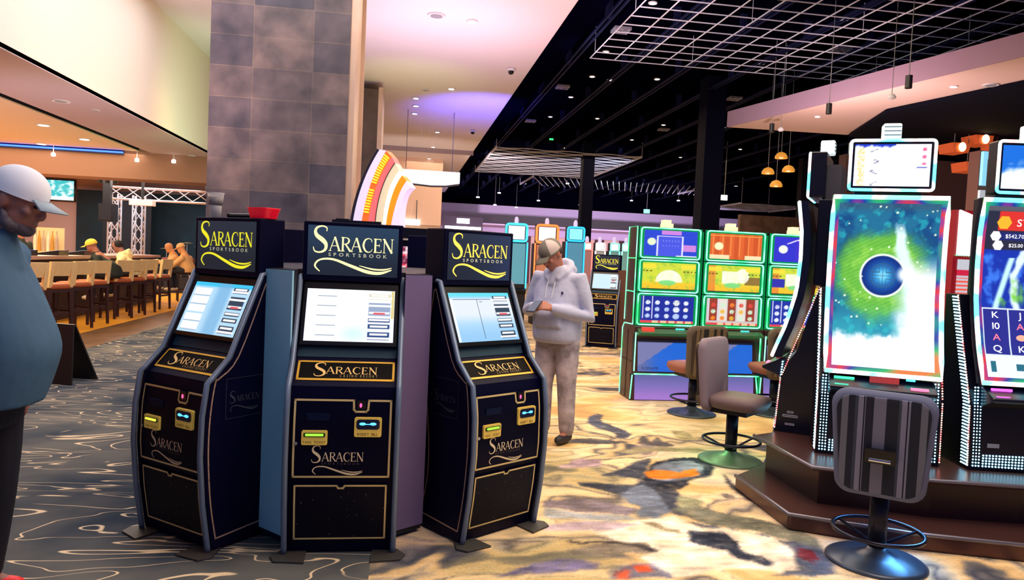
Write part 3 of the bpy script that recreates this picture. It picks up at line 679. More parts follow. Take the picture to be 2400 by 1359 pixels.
def kiosk(kind, label, loc, rz, small=False):
    t = thing('betting_kiosk', label, 'betting kiosk', (loc[0], loc[1], 0), rz, 'betting kiosks with gold trim')
    hw = KW/2
    body = [(a, c) for a, c in FR]+[(.15, .975), (.17, .99), (.345, 1.37), (.345, 1.40), (.46, 1.40), (.47, 1.0), (.47, .0)]
    body = [(a, max(c, .012)) for a, c in body]
    B().prism(body, -hw+.02, hw-.02, 'x').obj('cabinet', navy, t)
    side = [(a-.012, c) for a, c in FR]+[(.145, .985), (.335, 1.405), (.36, 1.405), (.46, 1.38), (.47, 1.0), (.47, .012)]
    side[0] = (side[0][0], .012)
    for s in (-1, 1):
        x0, x1 = (hw-.02, hw) if s > 0 else (-hw, -hw+.02)
        sp = B().prism(side, x0, x1, 'x').obj('side_panel', navy, t, bevel=.004)
        # rolled steel edge following the front
        e = B(); P = [(a-.02, c) for a, c in side[:10]]
        pts = [(s*(hw-.006), a, c) for a, c in P]; e.tube(pts, .0145, 8); e.obj('edge_trim', steel, t, smooth=True)
        xs = s*(hw+.0015); mp = lambda u, v, xs=xs: (xs, u, v)
        g = B(); fl = [(a+.022, max(c, .07)) for a, c in side[1:8]]+[(.175, .985), (.338, 1.36)]
        fl = crom([fl[0], fl[1], fl[2], fl[3], fl[4], fl[5], fl[7], fl[8]], 4)
        rl = crom([(.355, 1.35), (.385, 1.15), (.41, .95), (.38, .72), (.345, .48), (.35, .28), (.40, .085)], 4)
        frame_ribbon(g, [tuple(p) for p in fl]+[tuple(p) for p in rl], .008, mp); g.obj('gold_line', rosegold, sp)
        if not small:
            g = B(); sg = 1 if s > 0 else -1
            A1, A2 = logo(.19, 0, 0, swoosh=True); yc = .22
            mp2 = lambda u, v: (s*(hw+.002), yc+sg*(u-.095), .70+v)
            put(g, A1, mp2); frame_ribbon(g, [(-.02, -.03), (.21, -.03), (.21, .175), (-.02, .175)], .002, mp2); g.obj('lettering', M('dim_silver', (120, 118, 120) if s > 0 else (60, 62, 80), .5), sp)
    fm = lambda dx=0: (lambda u, v: (u, yf(v)-.016-dx, v))
    def patch(loop, d, name, mat, par=t):
        (u0, v0), (u1, v1) = loop; b = B(); n = 12
        b.cur = 0
        for i in range(n):
            a = v0+(v1-v0)*i/n; c = v0+(v1-v0)*(i+1)/n
            b.quad((u0, yf(a)-d, a), (u1, yf(a)-d, a), (u1, yf(c)-d, c), (u0, yf(c)-d, c))
            b.quad((u0, yf(a)+.004, a), (u0, yf(a)-d, a), (u0, yf(c)-d, c), (u0, yf(c)+.004, c)); b.quad((u1, yf(a)+.004, a), (u1, yf(a)-d, a), (u1, yf(c)-d, c), (u1, yf(c)+.004, c))
        b.quad((u0, yf(v0)+.004, v0), (u1, yf(v0)+.004, v0), (u1, yf(v0)-d, v0), (u0, yf(v0)-d, v0)); b.quad((u0, yf(v1)+.004, v1), (u1, yf(v1)+.004, v1), (u1, yf(v1)-d, v1), (u0, yf(v1)-d, v1))
        return b.obj(name, mat, par)
    star = M('starry_panel', (4, 4, 24), .5, spec=.15)
    if star.node_tree.nodes.get('dots') is None:
        nt = star.node_tree; vo = nt.nodes.new('ShaderNodeTexVoronoi'); vo.name = 'dots'; vo.inputs['Scale'].default_value = 26
        tc = nt.nodes.new('ShaderNodeTexCoord'); nt.links.new(tc.outputs['Object'], vo.inputs['Vector'])
        cr = nt.nodes.new('ShaderNodeValToRGB'); e = cr.color_ramp.elements; e[0].position = .07; e[1].position = .12
        e[0].color = (*lin((86, 78, 92)), 1); e[1].color = (*lin((4, 4, 24)), 1)
        nt.links.new(vo.outputs['Distance'], cr.inputs[0]); nt.links.new(cr.outputs[0], nt.nodes['Principled BSDF'].inputs['Base Color'])
    lo = patch(((-.225, .085), (.225, .365)), .014, 'lower_door', star)
    g = B(); n_ = [(-.225, .085), (.225, .085), (.225, .368), (.02, .368), (.012, .355), (-.012, .355), (-.02, .368), (-.225, .368)]
    frame_ribbon(g, n_, .009, fm()); g.obj('gold_frame', gold, lo)
    up_ = patch(((-.235, .415), (.235, .80)), .014, 'upper_door', navyp)
    g = B(); n_ = [(-.235, .415), (.235, .415), (.235, .80), (.125, .80), (.122, .755), (.112, .745), (.062, .745), (.052, .755), (.05, .80), (-.235, .80)]
    frame_ribbon(g, n_, .010, fm()); g.obj('gold_frame', gold, up_)
    if not small:
        g = B(); A1, A2 = logo(.26, -.15, .425); mp = fm(.001); put(g, A1, mp)
        g.obj('lettering', M('cream_print', (232, 214, 176), .5), up_)
        g = B(); put(g, A2, mp); g.obj('small_lettering', M('brown_print', (96, 84, 88), .5), up_)
    # ticket slot and bill slot with plates
    yp_ = M('plate_yellow', (226, 192, 88), .45, es=.12); ink = M('plate_ink', (96, 66, 20), .6)
    mz = lambda z, d: yf(z)-.014-d
    tk = B(); tk.prism(rrect(.125, .072, .008, cx=-.135, cy=.615), mz(.615, .012), mz(.615, -.004), 'y'); tk = tk.obj('ticket_plate', yp_, t)
    g = B(); mp = lambda u, v: (u, mz(.615, .0135), v); P, w_ = plain('TAKE TICKET', -.135, .587, .013, align='C', wx=.95); put(g, P, mp); g.obj('lettering', ink, tk)
    g = B(); g.prism(rrect(.105, .02, .006, cx=-.135, cy=.63), mz(.615, .016), mz(.615, .01), 'y'); g.obj('slot_rim', M('dark_slot', (20, 60, 20), .4), tk)
    g = B(); g.prism(rrect(.088, .011, .004, cx=-.135, cy=.631), mz(.615, .0195), mz(.615, .01), 'y')
    g.obj('slot_light', M('green_slot', (150, 230, 60), .4, es=1.2) if kind != 1 else M('yellow_slot', (235, 225, 70), .4, es=1.5), tk)
    bp_ = B(); bp_.prism(rrect(.135, .098, .01, cx=.125, cy=.670), mz(.67, .012), mz(.67, -.004), 'y'); bp_ = bp_.obj('bill_plate', yp_, t)
    g = B(); mp = lambda u, v: (u, mz(.67, .0135), v); P, w_ = plain('INSERT BILL', .125, .628, .014, align='C', wx=.95); put(g, P, mp); g.obj('lettering', ink, bp_)
    g = B(); g.prism(rrect(.115, .05, .014, cx=.125, cy=.685), mz(.67, .015), mz(.67, .01), 'y'); g.obj('bill_mouth', M('mouth_blue', (4, 24, 60), .15), bp_)
    g = B(); g.ell((.098, mz(.67, .016), .688), (.016, .004, .007)); g.ell((.150, mz(.67, .016), .688), (.016, .004, .007)); g.b2(.10, .15, mz(.67, .017), mz(.67, .01), .685, .688); g.obj('blue_light', M('bill_light', (60, 170, 255), .4, es=4), bp_)
    B().b2(-.175, -.065, mz(.71, .004), mz(.71, -.004), .70, .735).obj('display_window', M('dim_window', (10, 22, 54), .5, spec=.1), t)
    g = B(); g.b2(.066, .11, yf(.77)-.018, yf(.77), .757, .80); g.obj('reader', M('reader_black', (10, 8, 14), .3), t)
    g = B(); g.ell((.085, yf(.77)-.019, .777), (.006, .004, .011)); g.obj('red_light', M('red_pink', (255, 60, 110), .4, es=4), t)
    g = B(); g.tube([(-.225, yf(.58)-.02, .585), (-.225, yf(.58)-.01, .585)], .009, 12); g.obj('lock', M('chrome', (200, 205, 215), .2, 1), t)
    # tilted name shelf
    def sl(u, v, d=0):     # v 0..1 up the shelf
        a = np.array((.06, .887)); c = np.array((.148, .973)); p = a+(c-a)*v; n = np.array((-.70, .715)); p = p+n*d
        return (u, p[0], p[1])
    b = B(); b.quad(sl(-.245, 0, .003), sl(.245, 0, .003), sl(.245, 1, .003), sl(-.245, 1, .003)); pl = b.obj('name_shelf', M('shelf_black', (6, 4, 8), .6, spec=.1), t)
    g = B(); frame_ribbon(g, [(-.238, .07), (.238, .07), (.238, .93), (-.238, .93)], .009, lambda u, v: sl(u, v, .005)); 
    g = B()
    for q in ([(-.245, 0), (.245, 0), (.245, .1), (-.245, .1)], [(-.245, .92), (.245, .92), (.245, 1), (-.245, 1)], [(-.245, 0), (-.234, 0), (-.234, 1), (-.245, 1)], [(.234, 0), (.245, 0), (.245, 1), (.234, 1)]): put(g, [q], lambda u, v: sl(u, v, .005))
    g.obj('gold_frame', M('bright_gold', (226, 176, 60), .35, .3, es=.05), pl)
    g = B(); q, xe = serif('S', 0, .20, .95, wx=1.0); q = [[(a*.10, c*.72+.06) for a, c in p] for p in q]
    q2, xe = serif('ARACEN', .0, 0, 1); q2 = [[(.065+a/xe*.26, .33+c*.36) for a, c in p] for p in q2]
    g_ = lambda P: [[(a-.165, c) for a, c in p] for p in P]
    put(g, g_(q+q2), lambda u, v: sl(u, v, .006)); g.obj('lettering', M('gold_print', (238, 196, 120), .45, es=.1), pl)
    g = B(); P, w_ = plain('CASINO RESORT', 0, 0, .13, gap=.5); P = [[(.03-.06+a/w_*.19, .17+c) for a, c in p] for p in P]; put(g, P, lambda u, v: sl(u, v, .006)); g.obj('small_lettering', M('gold_print2', (190, 160, 110), .5), pl)
    # slope and screen
    def sc(u, v, d=0):
        a = np.array((.17, .992)); c = np.array((.345, 1.372)); L = np.linalg.norm(c-a); e = (c-a)/L; p = a+e*v*L+np.array((-e[1], e[0]))*d
        return (u, p[0], p[1])
    b = B(); b.quad(sc(-.255, .0, .002), sc(.255, .0, .002), sc(.255, .2, .002), sc(-.255, .2, .002)); b.obj('slope_panel', slate, t)
    b = B(); vs = [sc(-.25, .13, .03), sc(.25, .13, .03), sc(.25, .99, .03), sc(-.25, .99, .03), sc(-.25, .13, -.01), sc(.25, .13, -.01), sc(.25, .99, -.01), sc(-.25, .99, -.01)]
    b.add(vs, [(0, 1, 2, 3), (4, 7, 6, 5), (0, 4, 5, 1), (1, 5, 6, 2), (2, 6, 7, 3), (3, 7, 4, 0)]); bz = b.obj('screen_bezel', M('bezel_black', (8, 10, 18), .25), t, bevel=.004)
    raster('screen', lambda u, v: sc(-.23+.46*u, .185+.70*v, .0315), 120 if not small else 30, 80 if not small else 20, kscreen(kind), screen_mat('screen_glow', 1.15), bz)
    # header
    hd = B().b2(-.262, .262, .30, .47, 1.385, 1.70).obj('header_box', navy, t, bevel=.006)
    raster('header_screen', lambda u, v: (-.238+.476*u, .2965, 1.415+.265*v), 16, 10, header_fn(kind), screen_mat('header_glow', .8), hd)
    yel = {1: (226, 220, 40), 2: (244, 236, 170), 3: (242, 214, 80)}.get(kind, (230, 215, 60))  # middle logo is paler, a reflection wash put into its colour
    g = B(); A1, A2 = logo(.43, -.215, 1.43); put(g, A1, lambda u, v: (u, .2945, v)); g.obj('lettering', M('logo_%d' % kind, yel, .5, es=1.0), hd)
    g = B(); put(g, A2, lambda u, v: (u, .2945, v)); g.obj('small_lettering', M('logo_small', (214, 214, 180), .5, es=.7), hd)
    # feet
    for s in (-1, 1):
        b = B(); b.prism([(s*.16, -.08), (s*.31, -.06), (s*.335, .0), (s*.24, .16), (s*.17, .16)], .0, .012, 'z')
        b.obj('foot_plate', M('foot_metal', (74, 72, 70), .5, .4), t, bevel=.002)
    return t
K2 = kiosk(2, 'middle betting kiosk facing the camera, its header logo paled in colour for a reflection wash', (-.262, 3.69), 0)
K1 = kiosk(1, 'leftmost front betting kiosk with a red tray on its top, turned to the left', (-1.135, 3.90), R(-38.8))
K3 = kiosk(3, 'right front betting kiosk turned right, before the man in the pale hoodie', (.615, 3.94), R(35))
b = B(); b.b2(-.12, .14, .33, .40, 1.70, 1.715); b.b2(-.10, -.03, .33, .36, 1.715, 1.722); b.obj('camera_bar', M('bar_black', (14, 14, 24), .4), K2)
b = B(); b.tube([(-.08, .38, 1.715), (.10, .38, 1.715)], .013, 8); b.ell((-.08, .38, 1.717), (.02, .015, .014)); b.obj('camera_bar', M('bar_black'), K1)
for nm, par, sx in (('back', None, 0),):
    pass
# two kiosks on the rear of the ring
r1 = kiosk(4, 'rear betting kiosk seen from behind, its dark head between the left and middle kiosks', (-1.02, 6.45), R(196), True)
r2 = kiosk(4, 'rear betting kiosk seen from behind, its dark head right of the middle kiosk', (.42, 6.45), R(164), True)
# core between them
corem = M('core_blue', (140, 196, 226), .45, spec=.3)
t = thing('kiosk_core', 'blue-grey cabinet core standing between the three front kiosks', 'cabinet', (0, 0, 0))
poly = [(-.548, 3.85), (-.548, 4.175), (.022, 4.175), (.022, 3.92), (.158, 4.025), (.080, 4.15), (.535, 4.475), (.60, 5.0), (.22, 5.85), (-.78, 5.85), (-1.08, 5.0), (-1.07, 4.475), (-.612, 4.125), (-.700, 4.0)]
B().prism(poly, .02, 1.44, 'z').obj('shell', M('core_dark', (18, 20, 44), .6), t)
b = B(); b.prism([(-.712, 3.995), (-.552, 3.835), (-.546, 3.850), (-.702, 4.005)], .05, 1.435, 'z'); b.obj('front_panel', corem, t)
b = B(); b.prism([(.022, 3.905), (.168, 4.012), (.160, 4.025), (.022, 3.92)], .05, 1.435, 'z')
b.obj('front_panel', M('core_violet', (110, 96, 140), .45), t)
# things left on kiosk one
def onK(K, x, y, z=1.70):
    p = K.matrix_basis @ Vector((x, y, z)); return p
bpy.context.view_layer.update()
p = onK(K1, .205, .37); t = thing('plastic_tray', 'small bright red plastic tray on top of the left kiosk', 'tray', (p[0], p[1], 1.701), R(-38))
b = B(); b.loft([(0, 0, 0, .062, .05), (0, 0, .002, .064, .052), (0, 0, .05, .078, .062), (0, 0, .056, .082, .066), (0, 0, .054, .074, .058), (0, 0, .01, .058, .046)], 24, 4); b.obj('bowl', M('red_glow_plastic', (235, 20, 50), .3, es=.25), t, smooth=True)  # plastic is given faint emission so the tray glows
b = B(); b.loft([(0, 0, .050, .084, .068), (0, 0, .058, .084, .068)], 24, 4); 
p = onK(K1, -.19, .37); t = thing('plastic_cup', 'clear printed plastic cup standing on the top left of the left kiosk', 'cup', (p[0], p[1], 1.701))
b = B(); b.lathe([(.030, 0), (.034, .06), (.045, .135), (.048, .14), (.044, .138), (.032, .06), (.026, .004), (0, .004)], n=24); b.obj('cup_wall', M('clear_cup', (225, 222, 225), .2, alpha=.55), t, smooth=True)
b = B(); b.lathe([(.0365, .07), (.0425, .115)], n=24); b.obj('print', M('grey_print', (130, 125, 130), .5, alpha=.8), t, smooth=True)
# far kiosks
f1 = kiosk(5, 'distant betting kiosk with a lit yellow logo, right of the hoodie man', (3.62, 12.75), R(-24), True)
f2 = kiosk(5, 'distant betting kiosk left of the green-lit slot machines, glowing red along one side', (4.62, 12.55), R(12), True)
t = thing('kiosk_core', 'brown cabinet core between the two distant kiosks', 'cabinet', (4.16, 13.0, 0))
B().b2(-.22, .20, -.15, .8, .02, 1.42).obj('shell', M('core_brown', (96, 62, 52), .6), t); B().b2(-.02, .10, -.17, -.15, .02, 1.42).obj('front_strip', M('core_taupe', (110, 92, 84), .6), t)
spot('red_machine_glow', (4.2, 12.0, 1.3), (4.42, 12.8, .9), 12, (1, .05, .03), 60)
# ------------------------------------------------------------------ neon material
def neon(name, cols, st, sc_=3):
    if name in MATS: return MATS[name]
    mt = bpy.data.materials.new(name); mt.use_nodes = True; MATS[name] = mt; nt = mt.node_tree; b = nt.nodes['Principled BSDF']
    tc = nt.nodes.new('ShaderNodeTexCoord'); n = nt.nodes.new('ShaderNodeTexNoise'); n.inputs['Scale'].default_value = sc_; n.inputs['Detail'].default_value = 0
    nt.links.new(tc.outputs['Object'], n.inputs['Vector'])
    cr = nt.nodes.new('ShaderNodeValToRGB'); e = cr.color_ramp.elements
    k = len(cols)
    for i, c in enumerate(cols):
        p = .3+.4*i/(k-1)
        if i < 2: e[i].position = p; el = e[i]
        else: el = e.new(p)
        el.color = (*lin(c), 1)
    nt.links.new(n.outputs['Fac'], cr.inputs[0]); nt.links.new(cr.outputs[0], b.inputs['Emission Color']); b.inputs['Emission Strength'].default_value = st
    b.inputs['Base Color'].default_value = (.02, .02, .02, 1); return mt
rainbow = neon('rainbow_tube', [(90, 225, 255), (225, 250, 255), (255, 160, 150), (235, 255, 250), (110, 255, 190)], 3.0, 5)
halo_mat = neon('rainbow_halo_bezel', [(10, 60, 190), (235, 40, 50), (10, 50, 170), (20, 190, 110), (240, 130, 60)], 1.0, 4)  # dim bezel emission imitates the halo around the neon tubes
greenn = neon('green_tube', [(60, 255, 150), (150, 255, 210), (40, 235, 120)], 2.0, 4)
greenb = M('green_bezel', (6, 70, 40), .3, es=.75, ecol=(0, 160, 80))
sgl = screen_mat('screen_glow', 1.15)
# ------------------------------------------------------------------ tall curved-screen machines
def curve_y(z): return float(np.interp(z, [0, .5, .58, .8, 1.05, 1.3, 1.5, 1.72], [-.05, -.05, -.03, .05, .11, .125, .12, .09]))
def orb_fn(U, V):
    x = U-.5; y = (V-.5)*1.72; r_ = np.hypot(x+.02, y-.10)
    n = fbm(U*4, V*7, 4); n2 = fbm(U*9+4, V*15, 4)
    c = np.zeros(U.shape+(3,))+np.array((30, 110, 150.))
    c = mix(c, (14, 74, 130), sm(n, -.1, .4)); c = mix(c, (40, 180, 190), sm(n2, .1, .5)*.7)
    c = mix(c, (110, 190, 60), (1-sm(np.abs(r_-.30-.1*n), .05, .26))*.95); c = mix(c, (170, 225, 90), (1-sm(np.abs(r_-.30), .0, .14))*.5*sm(n2, -.2, .4))
    c = mix(c, (70, 80, 100), sm(V, .93, .99)*.5)
    hexp = np.cos(U*160)*np.cos(V*260+U*80); c = c*(1+.08*hexp[..., None]*(r_ < .5)[..., None])
    c = mix(c, (60, 190, 200), (1-sm(V, .2, .42))*.6)
    # white plume right and flare at the bottom
    px = .10+.10*np.sin(y*3)+.30*sm(-y, -.4, .6)
    pl_ = (1-sm(np.abs(x-.12-.20*sm(.75-y, .1, 1.2)-.06*n), .03, .07+.22*sm(.6-y, 0, 1.0)))*(y < .66+.1*n)
    c = mix(c, (226, 250, 255), pl_*sm(.72-y, 0, .2))
    c = mix(c, (248, 250, 255), sm(x-.24-.1*n, -.08, .04)*sm(.36-y, 0, .3)*(1-sm(.0-y, .3, .35)*0))
    c = mix(c, (248, 250, 255), 1-sm(V+.05*n2, .16, .22))
    # orb
    k = 1-sm(r_, .228, .236); c = mix(c, (236, 244, 232), k); k = 1-sm(r_, .205, .215)
    a = np.arctan2(y-.10, x+.02); orb = np.zeros(U.shape+(3,))+np.array((10, 66, 150.)); orb = mix(orb, (70, 190, 240), (1-sm(r_, .02, .17))*.9); orb = mix(orb, (4, 30, 110), sm(r_, .15, .2)*.6)
    orb = mix(orb, (160, 230, 250), (1-sm(r_, .0, .09))*.7)
    X = x+.02; Y = y-.10
    g = (np.abs(r_-.128) < .005) | (np.abs(r_-.10) < .004) | ((np.abs(X) < .004) & (r_ < .128)) | ((np.abs(Y) < .004) & (r_ < .128)) | ((np.abs(np.abs(Y)-.035) < .004) & (np.abs(X) < .1) & (np.abs(X) > .03)) | ((np.abs(np.abs(X)-.035) < .004) & (np.abs(Y) < .1) & (np.abs(Y) > .03))
    orb = mix(orb, (60, 90, 120), g.astype(float)*.75)
    c = c*(1-k[..., None])+orb*k[..., None]
    c = mix(c, (240, 250, 255), (1-sm(np.hypot(x-.20, (y-.12)*.9), .03, .11)))
    rs = np.random.RandomState(5)
    for i in range(46):
        a_, b_ = rs.rand()-.5, (rs.rand()-.35)*1.3; s = .008+.008*rs.rand()
        c = mix(c, (235, 255, 225), 1-sm(np.hypot(x-a_, y-b_), s*.5, s))
    return c
def orb_top(U, V):
    c = np.zeros(U.shape+(3,))+np.array((246, 246, 255.))
    n = fbm(U*30, V*22, 3)
    c = mix(c, (255, 214, 90), (1-sm(np.abs(U-.09), .03, .06))*sm(n, -.3, .3)*.8)
    c = mix(c, (30, 60, 200), sm(V+.06*fbm(U*12, V*2), .93, .97)*(U < .55)); c = mix(c, (90, 90, 120), ((np.abs(U-.27+.04*np.sin(V*40)) < .014) & (np.sin(V*24) > .4)).astype(float)*.7)
    c = mix(c, (235, 70, 130), ((np.abs(U-.92) < .025) & (np.sin(V*38) > .3) & (V > .5)).astype(float)*.8); c = mix(c, (20, 50, 180), ((V < .46) & (V > .43) & (U > .83) & (U < .96)).astype(float))
    return c
def reel_fn(U, V):
    n = fbm(U*6, V*9, 4); c = np.zeros(U.shape+(3,))+np.array((20, 50, 170.)); c = mix(c, (60, 120, 235), sm(n, 0, .5))
    y = V; dg = np.abs((U-.75)+.9*(y-.62)*.55+.05*n)
    c = mix(c, (225, 245, 255), 1-sm(np.abs(np.hypot((U-1.0)*.9, (y-.5)*1.5)-.62-.05*n), .015, .06)); c = mix(c, (200, 245, 250), (1-sm(np.abs(U-.15-.5*(y-.42)), .01, .05))*(y > .38)*(y < .7))
    c = mix(c, (120, 210, 60), (1-sm(np.hypot(U-.30, (y-.47)*1.3), .08, .16))*sm(n, -.3, .2)*.9); c = mix(c, (250, 220, 60), (1-sm(np.hypot(U-.80, (y-.66)*1.2), .12, .26))*sm(n, -.2, .2)); c = mix(c, (110, 190, 60), (1-sm(np.hypot(U-.95, (y-.45)*1.2), .12, .26))*.8)
    c = mix(c, (40, 42, 62), sm(V, .74, .75)); c = mix(c, (220, 50, 40), ((V > .86) & (U > .12) & (V < .97)).astype(float)); c = mix(c, (30, 40, 110), ((V > .80) & (U > .1) & (V < .85)).astype(float)); c = mix(c, (90, 90, 100), sm(V, .97, .975))
    c = mix(c, (40, 44, 140), (V < .395).astype(float)); c = mix(c, (235, 245, 255), (V < .125).astype(float)); c = mix(c, (40, 110, 130), ((V < .09) & (V > .03) & (U > .04) & (U < .1)).astype(float)); c = mix(c, (40, 110, 130), ((V < .08) & (V > .04) & (U > .3) & (U < .45)).astype(float))
    for u_ in (.005, .265, .5, .75, .99): c = mix(c, (225, 235, 255), ((np.abs(U-u_) < .006) & (V < .395) & (V > .125)).astype(float))
    c = mix(c, (225, 235, 255), (np.abs(V-.395) < .005).astype(float)); c = mix(c, (225, 235, 255), (np.abs(V-.125) < .005).astype(float))
    return c
def reel_top(U, V):
    n = fbm(U*5, V*5, 4); c = np.zeros(U.shape+(3,))+np.array((240, 246, 255.)); c = mix(c, (20, 110, 220), sm(V-U*.9+.2*n, .2, .45)); c = mix(c, (250, 210, 110), (1-sm(np.hypot(U-.5, V-.1), .1, .25))*.8); return c
dkm = M('machine_black', (6, 7, 24), .3, spec=.4)
panelm = M('machine_panel', (10, 14, 34), .25, spec=.5)
def dots(b, p0, p1, n, cols=1, off=(0, 0, 0), r_=.0075):
    p0 = np.array(p0, float); p1 = np.array(p1, float); off = np.array(off, float)
    for c in range(cols):
        for k in range(n): b.ell(p0+(p1-p0)*k/(n-1)+off*c, (r_, r_, r_), 5, 4)
def tallmachine(label, loc, rz, screen, top, glyphs=None, candle=True, deckglow=(60, 255, 160)):
    t = thing('slot_machine', label, 'slot machine', (loc[0], loc[1], .352), rz, 'tall curved-screen slot machines')
    hw = .365
    prof = [(.0, 0), (.0, .10), (.02, .40), (.06, .50), (.13, .62), (.25, 1.10), (.42, 1.10), (.42, 0)]
    B().prism(prof, -hw, hw, 'x').obj('cabinet', dkm, t, bevel=.006)
    B().b2(-.25, .25, .20, .38, 1.10, 1.74).obj('spine', dkm, t, bevel=.006)
    b = B()
    for c in range(4): dots(b, (-.3665, .022+.020*c, .03), (-.3665, .042+.020*c, .42), 20, 1, r_=.006); dots(b, (-.3665, .05+.020*c, .44), (-.3665, .262+.020*c, 1.08), 32, 1, r_=.006)
    b.obj('led_strip', M('led_blue', (150, 226, 255), .4, es=4.5), t)
    # display wing
    b = B(); zs = np.linspace(.55, 1.72, 16)
    for i in range(15):
        a, c = zs[i], zs[i+1]; ya, yc = curve_y(a), curve_y(c)
        b.quad((-.345, ya, a), (.345, ya, a), (.345, yc, c), (-.345, yc, c)); b.quad((-.345, ya+.05, a), (.345, ya+.05, a), (.345, yc+.05, c), (-.345, yc+.05, c))
        for s in (-.345, .345): b.quad((s, ya, a), (s, ya+.05, a), (s, yc+.05, c), (s, yc, c))
    b.quad((-.345, curve_y(.55), .55), (.345, curve_y(.55), .55), (.345, curve_y(.55)+.05, .55), (-.345, curve_y(.55)+.05, .55)); b.quad((-.345, curve_y(1.72), 1.72), (.345, curve_y(1.72), 1.72), (.345, curve_y(1.72)+.05, 1.72), (-.345, curve_y(1.72)+.05, 1.72))
    wing = b.obj('display_housing', panelm, t)
    nx, ny = 150, 260
    raster('screen', lambda u, v: (-.30+.60*u, curve_y(.60+1.07*v)-.004, .60+1.07*v), nx, ny, screen, sgl, wing)
    def fr(xh, z0, z1, o): return [(-xh, curve_y(z)-o, z) for z in np.linspace(z0, z1, 12)]+[(xh, curve_y(z)-o, z) for z in np.linspace(z1, z0, 12)]
    b = B(); b.tube(fr(.338, .563, 1.708, .012), .0145, 8, closed=True); b.obj('neon_frame', rainbow, wing, smooth=True)
    b = B()
    for i in range(15):
        a, c = zs[i], zs[i+1]
        for s in (-1, 1): b.quad((s*.30, curve_y(a)-.003, a), (s*.345, curve_y(a)-.003, a), (s*.345, curve_y(c)-.003, c), (s*.30, curve_y(c)-.003, c))
    for z0, z1 in ((.552, .60), (1.67, 1.72)): b.quad((-.30, curve_y(z0)-.003, z0), (.30, curve_y(z0)-.003, z0), (.30, curve_y(z1)-.003, z1), (-.30, curve_y(z1)-.003, z1))
    b.obj('halo_bezel', halo_mat, wing)
    b = B()
    for s in (-1, 1):
        b.quad(*[(s*.347, curve_y(a)+o, a) for a, o in ((.58, .0), (.58, .05), (1.7, .05), (1.7, .0))]) if False else None
    # topper
    tp = B().b2(-.255, .255, .13, .24, 1.755, 2.09).obj('topper', dkm, t, bevel=.008)
    raster('topper_screen', lambda u, v: (-.225+.45*u, .126, 1.785+.275*v), 60, 40, top, sgl, tp)
    b = B(); b.tube([(x, .122, z+1.9225) for x, z in rrect(.50, .325, .02, 3)], .010, 8, closed=True); b.obj('neon_frame', rainbow, tp, smooth=True)
    b = B(); b.b2(-.20, .20, .22, .34, 1.70, 2.0); b.obj('topper_mount', M('mount_grey', (46, 46, 60), .5), t)
    if candle:
        cn = B().b2(-.055, .055, .17, .27, 2.10, 2.205).obj('candle', M('candle_white', (210, 226, 230), .4, es=.9), t, bevel=.01)
        b = B()
        for k in range(3): b.b2(-.05, .05, .165, .275, 2.125+.027*k, 2.131+.027*k)
        b.obj('stripes', M('candle_grey', (110, 130, 140), .5), cn)
    # lower panel, deck and lights
    b = B(); b.prism([(-.12, .455), (-.12, .475), (.05, .56), (.10, .50), (.02, .40)], -.31, .31, 'x'); dk2 = b.obj('button_deck', panelm, t, bevel=.008)
    b = B(); b.prism([(-.285, .0), (-.17, .0), (-.17, .012), (-.285, .012)], -.01, .0, 'y')
    gm_ = M('deck_glow_%d' % deckglow[0], deckglow, .4, es=1.8)
    B().b2(-.28, -.16, -.045, -.03, .515, .53).b2(-.28, -.20, -.10, -.085, .478, .49).obj('button', gm_, dk2)
    B().b2(.16, .26, -.10, -.08, .482, .50).obj('button', M('deck_pink', (255, 110, 150), .4, es=1.8), dk2)
    B().b2(-.07, .10, -.052, -.035, .50, .55).obj('card_reader', M('reader_red', (140, 50, 60), .4, es=.5, ecol=(190, 60, 60)), dk2)
    g = B(); P, w_ = plain('PLAYER', .0, 0, .012); 
    B().b2(.14, .19, -.052, -.04, .535, .545).obj('indicator', M('ind_cyan', (60, 230, 220), .4, es=3), dk2)
    led = M('led_blue', (150, 226, 255), .4, es=4.5)
    for s in (-1, 1): b = B(); dots(b, (s*.340, -.003, .03), (s*.340, .03, .52), 26, 3, (-s*.018, 0, 0), .0056); b.obj('led_strip', led, t)
    b = B()
    for r_ in range(5): dots(b, (-.28, -.003, .03+.017*r_), (.27, -.003, .03+.019*r_), 29, 1, r_=.0058)
    b.obj('led_strip', led, t)
    for s in (-1, 1):
        b = B()
        for (a, c), (d, e) in (((.0, .03), (.02, .40)), ((.03, .43), (.25, 1.09))): dots(b, (s*.368, a+.006, c), (s*.368, d+.006, e), 26 if c < .1 else 42, r_=.0055)
        b.obj('edge_leds', neon('led_red', [(255, 120, 120), (255, 235, 200), (255, 60, 70), (255, 240, 220)], 3.5, 7), t)
    b = B(); b.b2(-.26, -.19, -.006, .0, .15, .175); b.obj('info_plate', M('info_plate', (150, 160, 180), .5), t)
    g = B(); P, w_ = plain('MEDIUM', 0, 0, .018)
    for s in (-1,):
        mpx = lambda u, v: (hw+.002, .06+u, .12+v)
        frame_ribbon(g, [(0, .0), (.10, .0), (.10, .012), (0, .012)], .006, mpx); frame_ribbon(g, [(.03, .03), (.07, .03), (.07, .04), (.03, .04)], .005, mpx); frame_ribbon(g, [(.02, -.06), (.08, -.06), (.08, -.05), (.02, -.05)], .005, mpx)
    g.obj('side_label', M('label_white', (170, 170, 185), .5), t)
    if glyphs: glyphs(wing)
    return t
